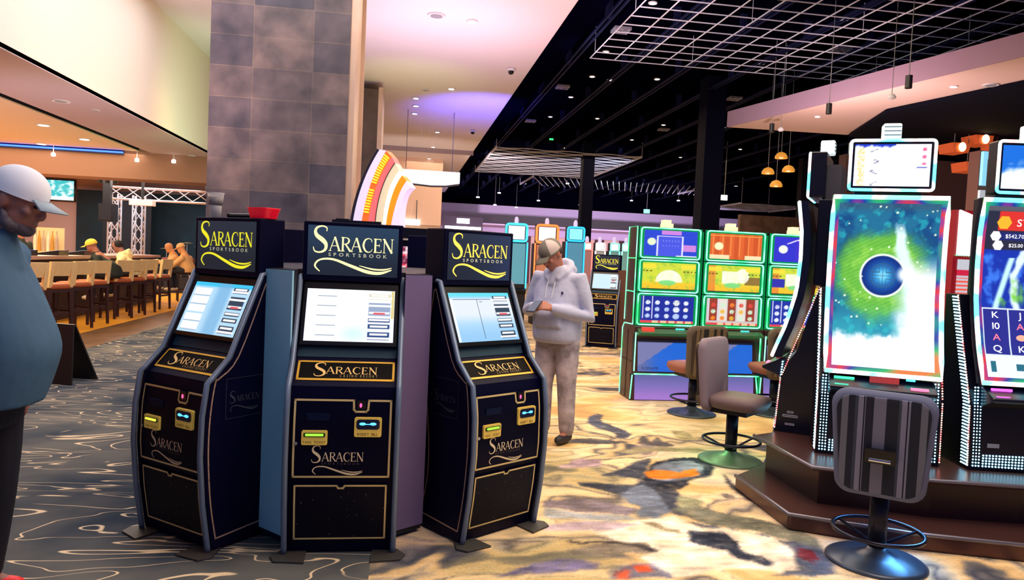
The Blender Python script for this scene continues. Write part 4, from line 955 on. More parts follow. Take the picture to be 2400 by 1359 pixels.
def m2_glyphs(wing):
    def mp(u, v):
        z = .60+1.07*v; return (-.30+.60*u, curve_y(z)-.008, z)
    def T(s, u, v, h, mat, wx=1.0, al='C'):
        P, w_ = plain(s, 0, 0, h, align=al); g = B(); put(g, [[(u+a/.60*wx, v+c/1.07) for a, c in p] for p in P], mp); g.obj('lettering', mat, wing)
    wl = M('reel_white', (240, 245, 255), .4, es=1.2); pk = M('reel_pink', (255, 110, 130), .4, es=1.2)
    for s, v, mt in (('K', .34, wl), ('10', .275, wl), ('A', .21, pk), ('Q', .145, wl)): T(s, .135, v, .040, mt, 1.2)
    for s, v, mt in (('J', .34, wl), ('A', .275, pk), ('K', .145, wl)): T(s, .38, v, .040, mt, 1.2)
    for s, v, mt in (('A', .34, pk), ('Q', .275, wl), ('10', .21, wl), ('J', .145, wl)): T(s, .63, v, .040, mt, 1.2)
    T('ST', .30, .885, .045, wl, 1.1, 'L'); T('$542.70', .20, .815, .024, wl, 1.0, 'L'); T('$25.00', .24, .762, .022, wl, 1.0, 'L')
    g = B()
    for u, v, r_, mi in ((.17, .905, .045, 0), (.10, .825, .034, 1), (.13, .77, .034, 1)):
        put(g, [[(u+r_/.6*math.cos(R(60*k)), v+r_/1.07*math.sin(R(60*k))) for k in range(6)]], lambda a, c: (mp(a, c)[0], mp(a, c)[1]-.001, mp(a, c)[2]), mi)
    g.obj('hex_badges', [M('hex_gold', (240, 160, 40), .4, es=1), M('hex_white', (225, 225, 225), .4, es=.9)], wing)
    g = B(); put(g, [[(.38+.055*math.cos(R(30*k)), .228+.018*math.sin(R(30*k))) for k in range(12)]], mp); g.obj('fish_symbol', M('fish', (250, 150, 130), .4, es=1), wing)
def fr_pt(x, y): return (x, y)
M1 = tallmachine('tall slot machine with a blue orb on green on its curved screen', (3.09, 4.255), R(26.8)*-1, orb_fn, orb_top)
M2 = tallmachine('tall slot machine at the right frame edge showing letter and number reels', (3.93, 3.95), R(-13), reel_fn, reel_top, m2_glyphs, deckglow=(250, 90, 255))
M0 = tallmachine('tall slot machine seen from its dark side, left of the orb machine', (3.02, 5.32), R(-127), orb_fn, orb_top)
# ------------------------------------------------------------------ plinth of the tall machines
t = thing('machine_plinth', 'dark faceted plinth with copper-lit steps carrying the tall slot machines', 'plinth', (0, 0, 0))
top = [(2.58, 4.90), (2.56, 4.10), (3.18, 3.83), (3.70, 3.70), (4.6, 3.6), (5.6, 3.9), (5.6, 6.2), (3.5, 6.2), (3.24, 5.70), (2.76, 4.98)]
low = [(2.38, 4.75), (2.35, 3.98), (2.93, 3.66), (3.50, 3.46), (4.6, 3.36), (5.8, 3.7), (5.8, 6.3), (3.5, 6.3), (3.20, 5.74), (2.72, 5.02)]
riser = [(2.66, 4.86), (2.64, 4.16), (3.22, 3.90), (3.72, 3.78), (4.6, 3.68), (5.5, 3.98), (5.5, 6.1), (3.45, 6.1), (3.25, 5.68), (2.80, 5.0)]
pm = M('plinth_copper', (84, 54, 52), .3, .5); pd = M('plinth_dark', (10, 12, 30), .4)
b = B(); b.prism(low, 0, .10, 'z'); b.obj('lower_step', pm, t, bevel=.012)
b = B(); b.prism(riser, .10, .325, 'z'); b.obj('riser', M('plinth_riser', (44, 26, 32), .3, .4), t)
b = B(); b.prism(top, .325, .352, 'z'); b.obj('top_slab', pm, t, bevel=.008)
b = B(); b.tube([(x, y, .345) for x, y in top[:5]], .013, 8); b.obj('upper_edge_rail', M('rail_grey', (120, 116, 128), .3, .6), t, smooth=True)
b = B(); b.tube([(x, y, .095) for x, y in low[:5]], .013, 8); b.obj('lower_edge_rail', M('rail_grey'), t, smooth=True)
# ------------------------------------------------------------------ green-lit bank
def bank(i, x, lab, fns):
    t = thing('slot_machine', lab, 'slot machine', (x, 7.86, 0), 0, 'green-lit three-screen slot machines')
    hw = .385
    B().prism([(.03, 0), (.06, .30), (.0, .32), (.05, .72), (-.02, .80), (-.02, .85), (.05, .86), (.08, 1.97), (.38, 1.97), (.42, 0)], -hw, hw, 'x').obj('cabinet', M('bank_body', (60, 34, 36), .4), t, bevel=.006)
    B().b2(-hw+.003, hw-.003, .035, .37, .87, 1.98).obj('display_tower', M('bank_tower', (8, 12, 22), .3), t)
    ys = lambda z: .028
    for k, (z0, z1) in enumerate(((1.635, 1.965), (1.255, 1.60), (.875, 1.22))):
        hs = .345
        sb = B(); sb.b2(-hs-.025, hs+.025, .02, .05, z0-.012, z1+.012); sb = sb.obj('screen_surround', greenb, t)
        raster('screen', lambda u, v: (-.315+.63*u, .017, z0+.02+(z1-z0-.04)*v), 70, 40, fns[k], sgl, sb)
        b = B(); b.tube([(px, .015, (z0+z1)/2+pz) for px, pz in rrect(2*hs+.01, z1-z0+.008, .03, 4)], .0085, 6, closed=True); b.obj('neon_frame', greenn, sb, smooth=True)
    d = B().prism([(-.10, .77), (-.10, .79), (.04, .86), (.04, .74)], -.35, .35, 'x').obj('button_deck', M('deck_green', (40, 70, 50), .3, es=.25, ecol=(60, 130, 60)), t, bevel=.006)
    B().b2(-.31, -.17, -.075, -.03, .80, .845).obj('button_panel', M('deck_red', (220, 60, 50), .4, es=.8), d)
    B().b2(.10, .20, -.03, -.01, .83, .84).obj('indicator', M('ind_cyan'), d)
    # belly with a blue wedge
    def belly(U, V):
        c = np.zeros(U.shape+(3,))+np.array((112, 128, 196.)); c = mix(c, (40, 120, 245), sm(U*1.2-V*.0-.05, 0, .5)*(V < U*1.1+.15)); c = mix(c, (150, 150, 205), (V > U*1.1+.15).astype(float)*.8)
        c = mix(c, (30, 26, 40), (V > .93).astype(float)); return c
    bl_ = raster('belly_panel', lambda u, v: (-.32+.60*u, .0+.045*v-.006, .34+.36*v), 40, 30, belly, screen_mat('belly_glow', .75), t)
    g = B(); P, w_ = plain('KONAMI', -.27, .36, .035); put(g, P, lambda u, v: (u, -.009+.045*(v-.34)/.36, v)); g.obj('lettering', M('dark_letter', (40, 40, 90), .5), bl_)
    raster('foot_panel', lambda u, v: (-.33+.66*u, .028+.028*v, .01+.28*v), 20, 12, lambda U, V: mix(mix(np.zeros(U.shape+(3,))+np.array((150, 130, 215.)), (190, 140, 235), sm(.6-V, 0, .5)), (120, 120, 190), sm(V, .5, 1)), screen_mat('belly_glow'), t)
    b = B(); b.tube([(-.36, -.005, .31), (.36, -.005, .31)], .008, 6); b.tube([(-.36, .0, .80), (-.36, .0, .34)], .007, 6); b.tube([(.36, .0, .80), (.36, .0, .34)], .007, 6)
    b.tube([(-.36, .055, .29), (-.385, .025, .02)], .007, 6); b.tube([(.36, .055, .29), (.385, .025, .02)], .007, 6); b.obj('green_edging', greenn, t, smooth=True)
    if i == 0:
        b = B(); b.tube([(-.388, .42, .02), (-.388, .42, .80), (-.388, .36, .86), (-.388, .05, .87)], .006, 6); b.tube([(-.388, .05, .87), (-.388, .05, 1.98), (-.388, .35, 1.98), (-.388, .37, .90)], .006, 6); b.tube([(-.388, .05, 1.24), (-.388, .36, 1.24)], .006, 6); b.tube([(-.388, .05, 1.62), (-.388, .35, 1.62)], .006, 6); b.obj('side_edging', greenn, t)
        B().b2(-.389, -.380, .20, .22, .02, .80).b2(-.389, -.380, .05, .40, .44, .455).obj('side_seams', M('seam_dark', (20, 8, 14), .5), t)
    cn = B().b2(-.07, .05, .1, .2, 1.985, 2.03).obj('candle', M('candle_cream', (250, 236, 170), .4, es=.9), t)
    b = B(); 
    for k in range(3): b.b2(-.06+.035*k, -.048+.035*k, .095, .205, 2.03, 2.07)
    b.obj('candle_bars', M('candle_cream'), cn)
    return t
def disc(c, U, V, u, v, r_, col, ar=1.8): return mix(c, col, 1-sm(np.hypot((U-u)*ar, V-v), r_*.8, r_))
def s_blue(U, V):
    c = np.zeros(U.shape+(3,))+np.array((40, 70, 205.)); c = mix(c, (80, 90, 225), ((U > .25) & (U < .72) & (V < .78)).astype(float)*.8)
    for u in (.25, .72): c = mix(c, (220, 220, 255), ((np.abs(U-u) < .01) & (V < .78)).astype(float))
    c = mix(c, (220, 220, 255), ((np.abs(V-.78) < .02) & (U > .25) & (U < .72)).astype(float)); c = mix(c, (200, 130, 220), ((V > .84) & (U > .32) & (U < .70)).astype(float))
    c = mix(c, (200, 200, 250), ((np.sin(U*110) > .3) & (np.sin(V*34) > .4) & (U > .32) & (U < .66) & (V > .25) & (V < .68)).astype(float)*.45)
    c = disc(c, U, V, .14, .55, .16, (225, 240, 200)); c = mix(c, (220, 140, 215), ((U > .74) & (U < .98) & (V > .2) & (V < .46)).astype(float)*.9); c = mix(c, (240, 240, 255), (1-sm(V, .02, .06))*(U > .6)); return c
def s_orange(U, V):
    c = np.zeros(U.shape+(3,))+np.array((205, 84, 34.)); c = mix(c, (232, 110, 50), (np.sin(U*34) > 0).astype(float)*.6)
    for u in (.06, .94, .24, .4, .57, .74): c = mix(c, (255, 170, 90), ((np.abs(U-u) < .007) & (V > .1) & (V < .9)).astype(float)*.8)
    c = mix(c, (255, 180, 80), (np.abs(V-.92) < .015).astype(float)); c = disc(c, U, V, .17, .5, .17, (240, 240, 190)); c = mix(c, (255, 235, 190), ((V < .16) & ((U < .38) | (U > .68))).astype(float)*.9); return c
def s_purple(U, V):
    c = np.zeros(U.shape+(3,))+np.array((50, 50, 200.)); c = mix(c, (150, 40, 190), sm(U, .35, .8)*.8); c = disc(c, U, V, .18, .5, .18, (235, 245, 225)); c = disc(c, U, V, .55, .35, .12, (250, 120, 150)); c = mix(c, (230, 220, 255), ((np.abs(V-.8+.1*np.sin(U*9)) < .02) & (U > .25)).astype(float)); return c
def mound(a):
    def f(U, V):
        c = np.zeros(U.shape+(3,))+np.array((206, 216, 60.)); n = fbm(U*9, V*6, 3); c = mix(c, (255, 190, 40), (1-sm(V, .15, .4))*.9); c = mix(c, (150, 190, 60), sm(n, 0, .4)*.6)
        if a == 0: k = 1-sm(np.hypot((U-.5)*1.75, (V-.30)*1.0), .42, .46); k = k*(V > .3)
        else: k = ((np.abs(U-.42) < .16) & (V > .32) & (V < .80)).astype(float); k = np.maximum(k, (1-sm(np.hypot((U-.66)*2.2, (V-.62)), .26, .3))); c = mix(c, (130, 90, 50), ((U > .70) & (V > .3) & (V < .6)).astype(float)*.8); c = mix(c, (230, 120, 50), (U < .14).astype(float)*.7)
        if a == 2: c = mix(c, (50, 50, 170), ((U < .25) & (V > .25) & (V < .6)).astype(float))
        c = mix(c, (245, 248, 238), k*(.86+.2*n)); c = mix(c, (120, 215, 130), (1-sm(np.hypot((U-.47)*1.4, (V-.26)*2.4), .2, .26))*.9)
        c = mix(c, (250, 220, 60), ((V > .78) & ((U < .25) | (U > .72)) & (V < .93)).astype(float)*.9); c = mix(c, (90, 60, 20), ((np.abs(V-.68) < .03) & ((U < .2) | (U > .76)) & (np.sin(U*90) > 0)).astype(float)*.8)
        return mix(c, (40, 60, 40), (V < .03).astype(float))
    return f
def reels(bg, colr, seed):
    def f(U, V):
        c = np.zeros(U.shape+(3,))+np.array(bg, float); rs = np.random.RandomState(seed)
        if seed == 2: 
            for i in range(5): c = mix(c, (150, 60, 40) if i % 2 == 0 else (225, 215, 205), ((U > .05+.18*i) & (U < .21+.18*i) & (V > .16)).astype(float))
        for i in range(5):
            for j in range(3):
                u, v = .13+.18*i, .26+.25*j; col = colr[rs.randint(len(colr))]
                r_ = .115 if (i == 3 and seed == 1) else .085
                k = 1-sm(np.hypot((U-u)*1.7, V-v), r_*.8, r_); k = k*(1-.5*(np.sin(U*150+j)*np.sin(V*70+i) > .45)); c = mix(c, col, k)
        for u in (.045, .215): c = mix(c, (230, 230, 255), ((np.abs(U-u) < .006) & (V > .16)).astype(float))
        c = mix(c, (240, 190, 150), (V < .10).astype(float)); c = mix(c, (220, 70, 80), ((V < .10) & ((U < .18) | (np.sin(U*40) > .6))).astype(float)); return c
    return f
bank(0, 3.00, 'left slot machine of the green-lit bank, blue picture on its top screen', [s_blue, mound(0), reels((26, 44, 150), [(240, 245, 255), (190, 210, 250), (240, 240, 230)], 1)])
bank(1, 3.785, 'middle slot machine of the green-lit bank, orange picture on its top screen', [s_orange, mound(1), reels((200, 190, 190), [(240, 130, 40), (220, 70, 60), (230, 180, 60), (200, 230, 200)], 2)])
bank(2, 4.57, 'right slot machine of the green-lit bank, purple picture on its top screen, partly hidden', [s_purple, mound(2), reels((30, 50, 160), [(240, 245, 255), (220, 220, 240)], 3)])
for x in (3.39, 4.18): 
    t = thing('divider_panel', 'green-glowing divider panel between two green-lit slot machines', 'divider', (x+.003, 7.9, 0), 0, 'green dividers in the slot bank')
    B().b2(-.0035, .0035, 0, .3, 0, 1.95).obj('sheet', greenb, t)
spot('green_bank_spill', (3.6, 7.4, 1.5), (3.2, 6.2, 0), 14, (.3, 1, .5), 120)
spot('violet_floor_spill', (3.1, 7.5, .5), (3.0, 7.0, 0), 5, (.6, .4, 1), 120)
spot('blue_stool_glow', (2.95, 3.72, .45), (2.60, 3.45, 0), 60, (.12, .45, 1), 70)
spot('green_stool_glow', (2.3, 6.1, 1.2), (2.70, 5.3, 0), 70, (.2, 1, .35), 50)
# ------------------------------------------------------------------ stools
def stripe_mat(name, cols, wd=.44):
    if name in MATS: return MATS[name]
    mt = bpy.data.materials.new(name); mt.use_nodes = True; MATS[name] = mt; nt = mt.node_tree; b = nt.nodes['Principled BSDF']; b.inputs['Roughness'].default_value = .85
    tc = nt.nodes.new('ShaderNodeTexCoord'); s_ = nt.nodes.new('ShaderNodeSeparateXYZ'); nt.links.new(tc.outputs['Object'], s_.inputs[0])
    mr = nt.nodes.new('ShaderNodeMapRange'); mr.inputs['From Min'].default_value = -wd/2; mr.inputs['From Max'].default_value = wd/2; nt.links.new(s_.outputs[0], mr.inputs['Value'])
    cr = nt.nodes.new('ShaderNodeValToRGB'); cr.color_ramp.interpolation = 'CONSTANT'; e = cr.color_ramp.elements
    for i, (p, c) in enumerate(cols):
        el = e[i] if i < 2 else e.new(p); el.position = p; el.color = (*lin(c), 1)
    nt.links.new(mr.outputs[0], cr.inputs[0]); nt.links.new(cr.outputs[0], b.inputs['Base Color']); return mt
D_, L_ = (7, 18, 42), (112, 116, 146)
st1 = stripe_mat('stripes_navy', [(0, D_), (.06, (92, 98, 118)), (.13, D_), (.20, (44, 54, 76)), (.235, L_), (.29, D_), (.305, L_), (.315, D_), (.40, (100, 104, 130)), (.53, D_), (.66, (44, 54, 76)), (.685, L_), (.74, D_), (.755, L_), (.775, D_), (.88, (92, 98, 118)), (.95, D_)])
st2 = stripe_mat('stripes_tan', [(0, (60, 46, 40)), (.10, (112, 92, 66)), (.19, (44, 38, 34)), (.22, (112, 92, 66)), (.30, (30, 30, 28)), (.44, (116, 96, 66)), (.58, (30, 30, 28)), (.66, (112, 92, 66)), (.76, (30, 30, 28)), (.84, (112, 92, 66)), (.93, (60, 46, 40))])
def bar_stool_outline(w0, w1, h_, r_=.08):
    pts = []
    for x, z, cx, cz, a0 in ((0, 0, w1/2-r_, h_-r_, 0), (0, 0, -w1/2+r_, h_-r_, 90), (0, 0, -w0/2+r_, r_, 180), (0, 0, w0/2-r_, r_, 270)):
        for k in range(6): a = R(a0+18*k); pts.append((cx+r_*math.cos(a), cz+r_*math.sin(a)))
    return pts
def casino_stool(label, loc, rz, fab, pad, seatm, front, basem, h_=.95):
    t = thing('casino_stool', label, 'stool', (loc[0], loc[1], 0), rz, 'padded slot machine stools')
    b = B(); b.lathe([(.255, 0), (.255, .010), (.235, .022), (.12, .045), (.055, .07), (.045, .09), (0, .09)], n=40); bd = b.obj('base_disc', basem, t, smooth=True)
    B().lathe([(.047, .05), (.047, .42)], n=20).obj('pole', M('pole_dark', (24, 26, 44), .35, .5), t, smooth=True)
    b = B(); b.tube([(.225*math.cos(R(a)), .225*math.sin(R(a)), .17) for a in range(0, 360, 10)], .0115, 8, closed=True)
    rg = b.obj('foot_ring', M('ring_dark', (50, 50, 66), .25, .8), t, smooth=True)
    for a in (35, 155, 275):
        B().tube([(.04*math.cos(R(a)), .04*math.sin(R(a)), .10), (.22*math.cos(R(a)), .22*math.sin(R(a)), .165)], .009, 8).obj('spoke', M('ring_dark'), rg)
    # seat
    b = B(); b.loft([(0, .05, .42, .10, .12), (0, .05, .44, .19, .20), (0, .05, .49, .225, .225), (0, .05, .53, .215, .215), (0, .05, .545, .15, .15)], 32, 3.4); b.obj('seat', seatm, t, smooth=True)
    B().b2(-.13, .13, -.16, .16, .395, .425).obj('seat_plate', M('pole_dark'), t)
    # back
    ol = bar_stool_outline(.43, .49, h_-.40)
    zf = lambda z: -.02*math.sin(z*5)-.03*(z/.5)
    b = B(); n = len(ol)
    rings = []
    for off, sc_ in ((.035, .90), (.05, 1.0), (.09, 1.0), (.105, .92)):
        rings.append([(x*sc_, -.235+off+zf(z)-.03*math.cos(x*4)+.03, .40+((z-.27)*sc_+.27)) for x, z in ol])
    vs = [p for r_ in rings for p in r_]; fs = [(i*n+k, i*n+(k+1) % n, (i+1)*n+(k+1) % n, (i+1)*n+k) for i in range(3) for k in range(n)]+[tuple(range(n-1, -1, -1)), tuple(3*n+k for k in range(n))]
    b.add(vs, fs); bk = b.obj('backrest', [pad], t, smooth=True)
    b = B(); ol2 = [(x*.88, .27+(z-.27)*.90) for x, z in ol]
    b.add([(x, -.235+.026+zf(z), .40+z) for x, z in ol2]+[(x, -.235+.045+zf(z), .40+z) for x, z in ol2], [tuple(range(n-1, -1, -1)), tuple(range(n, 2*n))]+[(i, (i+1) % n, n+(i+1) % n, n+i) for i in range(n)])
    b.obj('striped_back', fab, bk)
    b = B(); b.b2(-.07, .07, -.272, -.21, .595, .665); hb = b.obj('handle_slot', M('slot_hole', (4, 4, 8), .4), bk)
    b = B(); b.tube([(-.05, -.276, .612), (.05, -.276, .612)], .009, 8); b.obj('handle', M('chrome'), hb)
    if front: 
        b = B(); b.add([(x*.86, -.235+.112+zf(z), .40+.27+(z-.27)*.88) for x, z in ol], [tuple(range(n))]); b.obj('front_pad', front, bk)
    return t
pad1 = M('pad_grey', (88, 96, 128), .8); seat_l = M('seat_lilac', (120, 110, 120), .6)
casino_stool('striped navy and grey stool in the foreground, standing before the orb slot machine', (2.60, 3.52), R(-39), st1, pad1, M('seat_blue', (96, 120, 160), .4), None, M('base_blue', (60, 72, 92), .3, .3), .955)
casino_stool('tan striped stool with brown seat in front of the left green-lit slot machine', (3.08, 7.22), R(14), st2, M('pad_brown', (92, 78, 62), .8), M('seat_rust', (150, 92, 74), .6), None, M('base_teal', (60, 72, 80), .35, .3))
casino_stool('tan striped stool before the middle green-lit slot machine, behind the lilac stool', (4.02, 7.26), R(8), st2, M('pad_brown'), M('seat_rust'), None, M('base_teal'))
casino_stool('plain lilac-grey stool turned sideways beside the plinth, on a green-lit base', (2.68, 5.46), R(-138), st2, M('pad_mauve', (132, 116, 128), .75), M('seat_mauve', (110, 90, 92), .6), M('pad_mauve'), M('base_green_lit', (90, 120, 90), .4, .2), .98)  # green glow on this base is also put into its colour
# ------------------------------------------------------------------ wheel topper and its machine
t = thing('slot_machine', 'slot machine topped by a huge orange and pink wheel segment, behind the kiosks', 'slot machine', (.16, 7.2, 0))
B().prism([(.0, 0), (.0, .8), (-.12, .82), (-.12, .86), (.08, .92), (.1, 1.68), (.5, 1.72), (.5, 0)], -.34, .34, 'x').obj('cabinet', dkm, t)
raster('screen', lambda u, v: (-.3+.6*u, .078, 1.0+.62*v), 30, 30, lambda U, V: mix(mix(np.zeros(U.shape+(3,))+np.array((120, 30, 60.)), (240, 60, 80), sm(np.sin(V*30), .3, .8)), (250, 230, 240), sm(fbm(U*8, V*8), .1, .4)), sgl, t)
WB = [(827, 520), (847, 523), (862, 526), (879, 528), (897, 530), (904, 530), (916, 531), (938, 531)]
WM_ = [(850, 430), (868, 433), (882, 437), (894, 445), (909, 453), (918, 460), (932, 465), (943, 470)]
WT = [(890, 350), (905, 353), (918, 367), (926, 382), (936, 400), (942, 411), (953, 424), (963, 439)]
def wpt(s, k, d=0.):
    """point of the wheel segment: s counts bands from the rim inwards, k runs 0..1 from its foot to its tip"""
    i = min(int(s), 6); f = s-i; A, C, D = [np.array(T[i], float)*(1-f)+np.array(T[i+1], float)*f for T in (WB, WM_, WT)]
    C = 2*C-(A+D)/2; q = A*(1-k)**2+2*C*k*(1-k)+D*k*k
    dd = ray(*q); n_ = np.array((-.42, -.91, 0)); tt = (np.array((0, 7.25, EYE))-np.array((0, 0, EYE)))@n_/(dd@n_)
    return np.array((0, 0, EYE))+dd*tt-n_*d-np.array((.16, 7.2, 0))
whl = None
for s0_, s1_, nm, mt_ in ((0, 1, 'outer_band', M('wheel_lav', (200, 190, 235), .4, es=.85)), (1, 2, 'lamp_band', M('wheel_orange', (255, 90, 30), .4, es=1.1)), (2, 3, 'pink_band', M('wheel_pink', (250, 92, 96), .4, es=1.0)), (3, 4, 'pale_band', M('wheel_beige', (206, 190, 160), .4, es=.75)),
    (4, 5, 'bulb_band', M('wheel_white', (255, 245, 220), .4, es=1.4)), (5, 6, 'orange_band', M('wheel_orange2', (255, 120, 10), .4, es=1.2)), (6, 7, 'inner_band', M('wheel_lilac', (226, 196, 240), .4, es=.85))):
    b = B(); n = 16
    for i in range(n):
        q = [wpt(s_, k_, d) for d in (0, .12) for s_, k_ in ((s0_, i/n), (s1_, i/n), (s1_, (i+1)/n), (s0_, (i+1)/n))]
        b.add(q, [(0, 1, 2, 3), (4, 7, 6, 5), (0, 4, 5, 1), (2, 6, 7, 3), (0, 3, 7, 4), (1, 5, 6, 2)])
    if whl is None: whl = b.obj('wheel_topper', mt_, t)
    else: b.obj(nm, mt_, whl)
b = B(); b.tube([wpt(-.08 if 0 else 0, k/14, .03)+np.array((-.02, 0, 0)) for k in range(15)], .025, 8); b.tube([wpt(3, k/14, -.004) for k in range(15)], .005, 6); b.obj('dark_rim', M('wheel_dark', (14, 14, 40), .4), whl)
b = B()
for i in range(4, 27):
    if 13 <= i <= 14: continue
    b.tube([wpt(1.15, i/27.5, -.01), wpt(1.9, i/27.5, -.01)], .009, 6)
b.obj('lamp_bars', M('wheel_yellow', (255, 185, 20), .4, es=1.5), whl)
b = B()
for i in range(14): b.ell(wpt(4.5, (i+.5)/14, -.01), (.014, .014, .014), 8, 6)
b.obj('bulbs', M('wheel_white'), whl)
B().b2(-.30, .25, -.02, .2, 1.70, 1.80).obj('wheel_mount', dkm, t)
# ------------------------------------------------------------------ distant machines
def farmachine(px, Y, wpx, col, label, grp, body=(20, 20, 30), top=True, scr=(240, 245, 255), hz=None):
    p = yp(px[0], px[1], Y); wd = wpx*Y/F; H_ = p[2]
    t = thing('slot_machine', label, 'slot machine', (p[0], Y, 0), 0, grp)
    B().prism([(.0, 0), (.0, .7), (-.1, .8), (.0, .86), (.05, H_-wd*.8), (.5, H_-wd*.8), (.5, 0)], -wd/2, wd/2, 'x').obj('cabinet', M('far_body', body, .5), t)
    nm = 'far_%d_%d_%d' % col
    B().b2(-wd*.45, wd*.45, .02, .3, H_-wd*.78, H_).obj('topper', M('far_body'), t)
    b = B(); b.tube([(x, .0, H_-wd*.39+z) for x, z in rrect(wd*.92, wd*.74, wd*.12, 3)], wd*.055, 6, closed=True); b.obj('neon_frame', M(nm, col, .4, es=1.7), t)
    B().b2(-wd*.36, wd*.36, .0, .02, H_-wd*.68, H_-wd*.1).obj('topper_screen', M('far_scr_%d_%d' % (scr[0], scr[2]), scr, .4, es=1.25), t)
    B().b2(-wd*.42, wd*.42, -.01, .06, .95, H_-wd*.86).obj('screen', M('far_main_%d' % col[2], tuple(int(v*.5+60) for v in col), .4, es=.55), t)
    B().tube([(-wd*.5, .0, .85), (-wd*.5, .0, H_-wd*.8)], .02, 6).tube([(wd*.5, .0, .85), (wd*.5, .0, H_-wd*.8)], .02, 6).obj('side_lights', M(nm), t)
    B().lathe([(.05, 0), (.05, .10), (.03, .16), (0, .17)], (0, .1, H_)).obj('candle', M('candle_lilac', (214, 200, 235), .4, es=.7), t)
farmachine((1212, 524), 17, 54, (60, 200, 245), 'distant slot machine with a cyan neon frame above the right kiosk header', None)
farmachine((1284, 527), 17, 56, (255, 120, 60), 'distant slot machine with an orange neon frame above the grey cap', None, scr=(255, 235, 235))
farmachine((1351, 532), 17, 44, (40, 170, 235), 'distant slot machine with a deep blue neon frame beside the slim black column', None, scr=(120, 225, 245))
for i, (x, c, sc_) in enumerate(((1378, (230, 120, 110), (245, 235, 235)), (1408, (225, 215, 210), (250, 248, 245)), (1442, (120, 215, 200), (225, 250, 245)), (1470, (150, 230, 200), (220, 250, 245)))):
    farmachine((x, 568+i), 19, 24, c, ['distant white slot screen with a pink frame behind the far kiosk', 'distant bright white slot screen above the far kiosk with the yellow logo', 'distant pale teal slot screen left of the green-lit bank', 'distant mint slot screen touching the green-lit bank'][i], None, scr=sc_)
for i, x in enumerate((992, 1012, 1030)):
    farmachine((x, 572), 24, 20, (250, 225, 220), 'tiny distant white-lit slot machine between the middle and right kiosks', 'tiny white-lit machines between the kiosks', scr=(250, 240, 240))
# lit signs at the far end
p = yp(958, 520, 29.88); t = thing('lit_sign', 'small white lit sign board at the far pale wall right of the wheel topper', 'sign', tuple(p)); B().b2(-.45, .45, 0, .1, -.12, .12).obj('face', M('white_glow'), t); B().tube([(-.3, .05, .1), (-.3, .05, .9)], .02, 6).tube([(.3, .05, .1), (.3, .05, .9)], .02, 6).obj('brackets', M('grey_rim'), t)
p = yp(1085, 533, 40); t = thing('lit_sign', 'distant two-line white lit sign above the right kiosk', 'sign', tuple(p)); 
B().b2(-1.0, 1.0, 0, .1, -.10, .06).b2(-.8, .8, 0, .1, -.42, -.24).b2(-.35, .35, 0, .1, .22, .5).obj('letter_bars', M('white_glow'), t); B().b2(-1.1, 1.1, .1, .16, -.5, .6).b2(-.9, -.8, .1, .16, -p[2], -.5).b2(.8, .9, .1, .16, -p[2], -.5).obj('board', M('far_dark', (60, 50, 60), .7), t)
for q, l in (((986, 548), 'left'), ((1010, 550), 'right'), ((978, 560), 'lower left'), ((998, 562), 'lower right'), ((963, 545), 'leftmost')):
    p = yp(*q, {'left': 23, 'right': 23, 'leftmost': 23.9}.get(l, 22)); t = thing('pendant_lamp', l+' of the small cream dome pendants between the middle and right kiosks', 'pendant lamp', tuple(p), 0, 'cream dome pendants between kiosks')
    B().lathe([(.01, .14), (.05, .10), (.12, .05), (.15, -.03), (.14, -.04), (0, -.03)], n=16).obj('shade', M('cream_glow', (250, 226, 180), .4, es=.9), t); B().tube([(0, 0, .12), (0, 0, CH-p[2])], .0015, 4).obj('wire', M('fixture_white'), t)
# bronze lanterns and machines behind the tall machines
for q, l in (((2236, 348), 'left'), ((2290, 330), 'middle'), ((2335, 345), 'right'), ((2266, 392), 'lowest')):
    p = yp(*q, 13); t = thing('lantern', l+' glowing copper lantern hanging behind the orb slot machine', 'lantern', tuple(p), 0, 'copper lanterns behind the orb machine')
    B().prism([(-.16, -.10), (.16, -.10), (.195, .08), (-.195, .08)], -.2, .2, 'y').obj('frame', M('copper_glow', (196, 84, 40), .4, .3, es=.5), t)
    B().ell((0, -.22, .0), (.07, .05, .09)).obj('bulb', M('warm_bulb'), t); B().tube([(0, 0, .08), (0, 0, 4.42-p[2])], .008, 5).obj('rod', M('dark_rod'), t)
p = yp(2318, 400, 11); t = thing('wall_screen', 'narrow pale blue lit screen between the two tall slot machines', 'screen', tuple(p))
B().b2(-.12, .12, 0, .06, -.25, .32).obj('face', M('sky_glow', (130, 205, 235), .4, es=.9), t); B().b2(-.13, .13, .01, .07, -.95, -.33).obj('lower_face', M('pale_glow', (180, 196, 205), .4, es=.6), t); B().b2(-.14, .14, .06, .3, -p[2], .34).obj('cabinet', M('brown_panel'), t)
# red and green bulb-lined machine
p = yp(2258, 690, 8.2); t = thing('slot_machine', 'slot machine outlined in red and green bulbs seen between the two tall machines', 'slot machine', (p[0], 8.2, 0))
B().b2(-.16, .30, .03, .5, 0, 2.42).obj('cabinet', M('red_cab', (110, 16, 30), .4, es=.25, ecol=(200, 20, 30)), t)
B().prism([(-.12, 1.85), (.08, 1.85), (.16, 2.1), (.10, 2.35), (-.12, 2.42)], 0, .03, 'y').obj('topper', M('white_pink', (255, 225, 225), .4, es=1.4), t)
raster('screen', lambda u, v: (-.10+.2*u, .02, 1.30+.5*v), 20, 40, lambda U, V: mix(mix(np.zeros(U.shape+(3,))+np.array((190, 190, 200.)), (235, 80, 60), ((V < .55) & (np.sin(V*60) > -.2)).astype(float)), (200, 30, 60), ((V > .6) & (V < .75)).astype(float)), sgl, t)
b = B(); 
for z in np.arange(1.25, 1.85, .045): b.ell((.12, .01, z), (.01, .01, .01), 6, 4); 
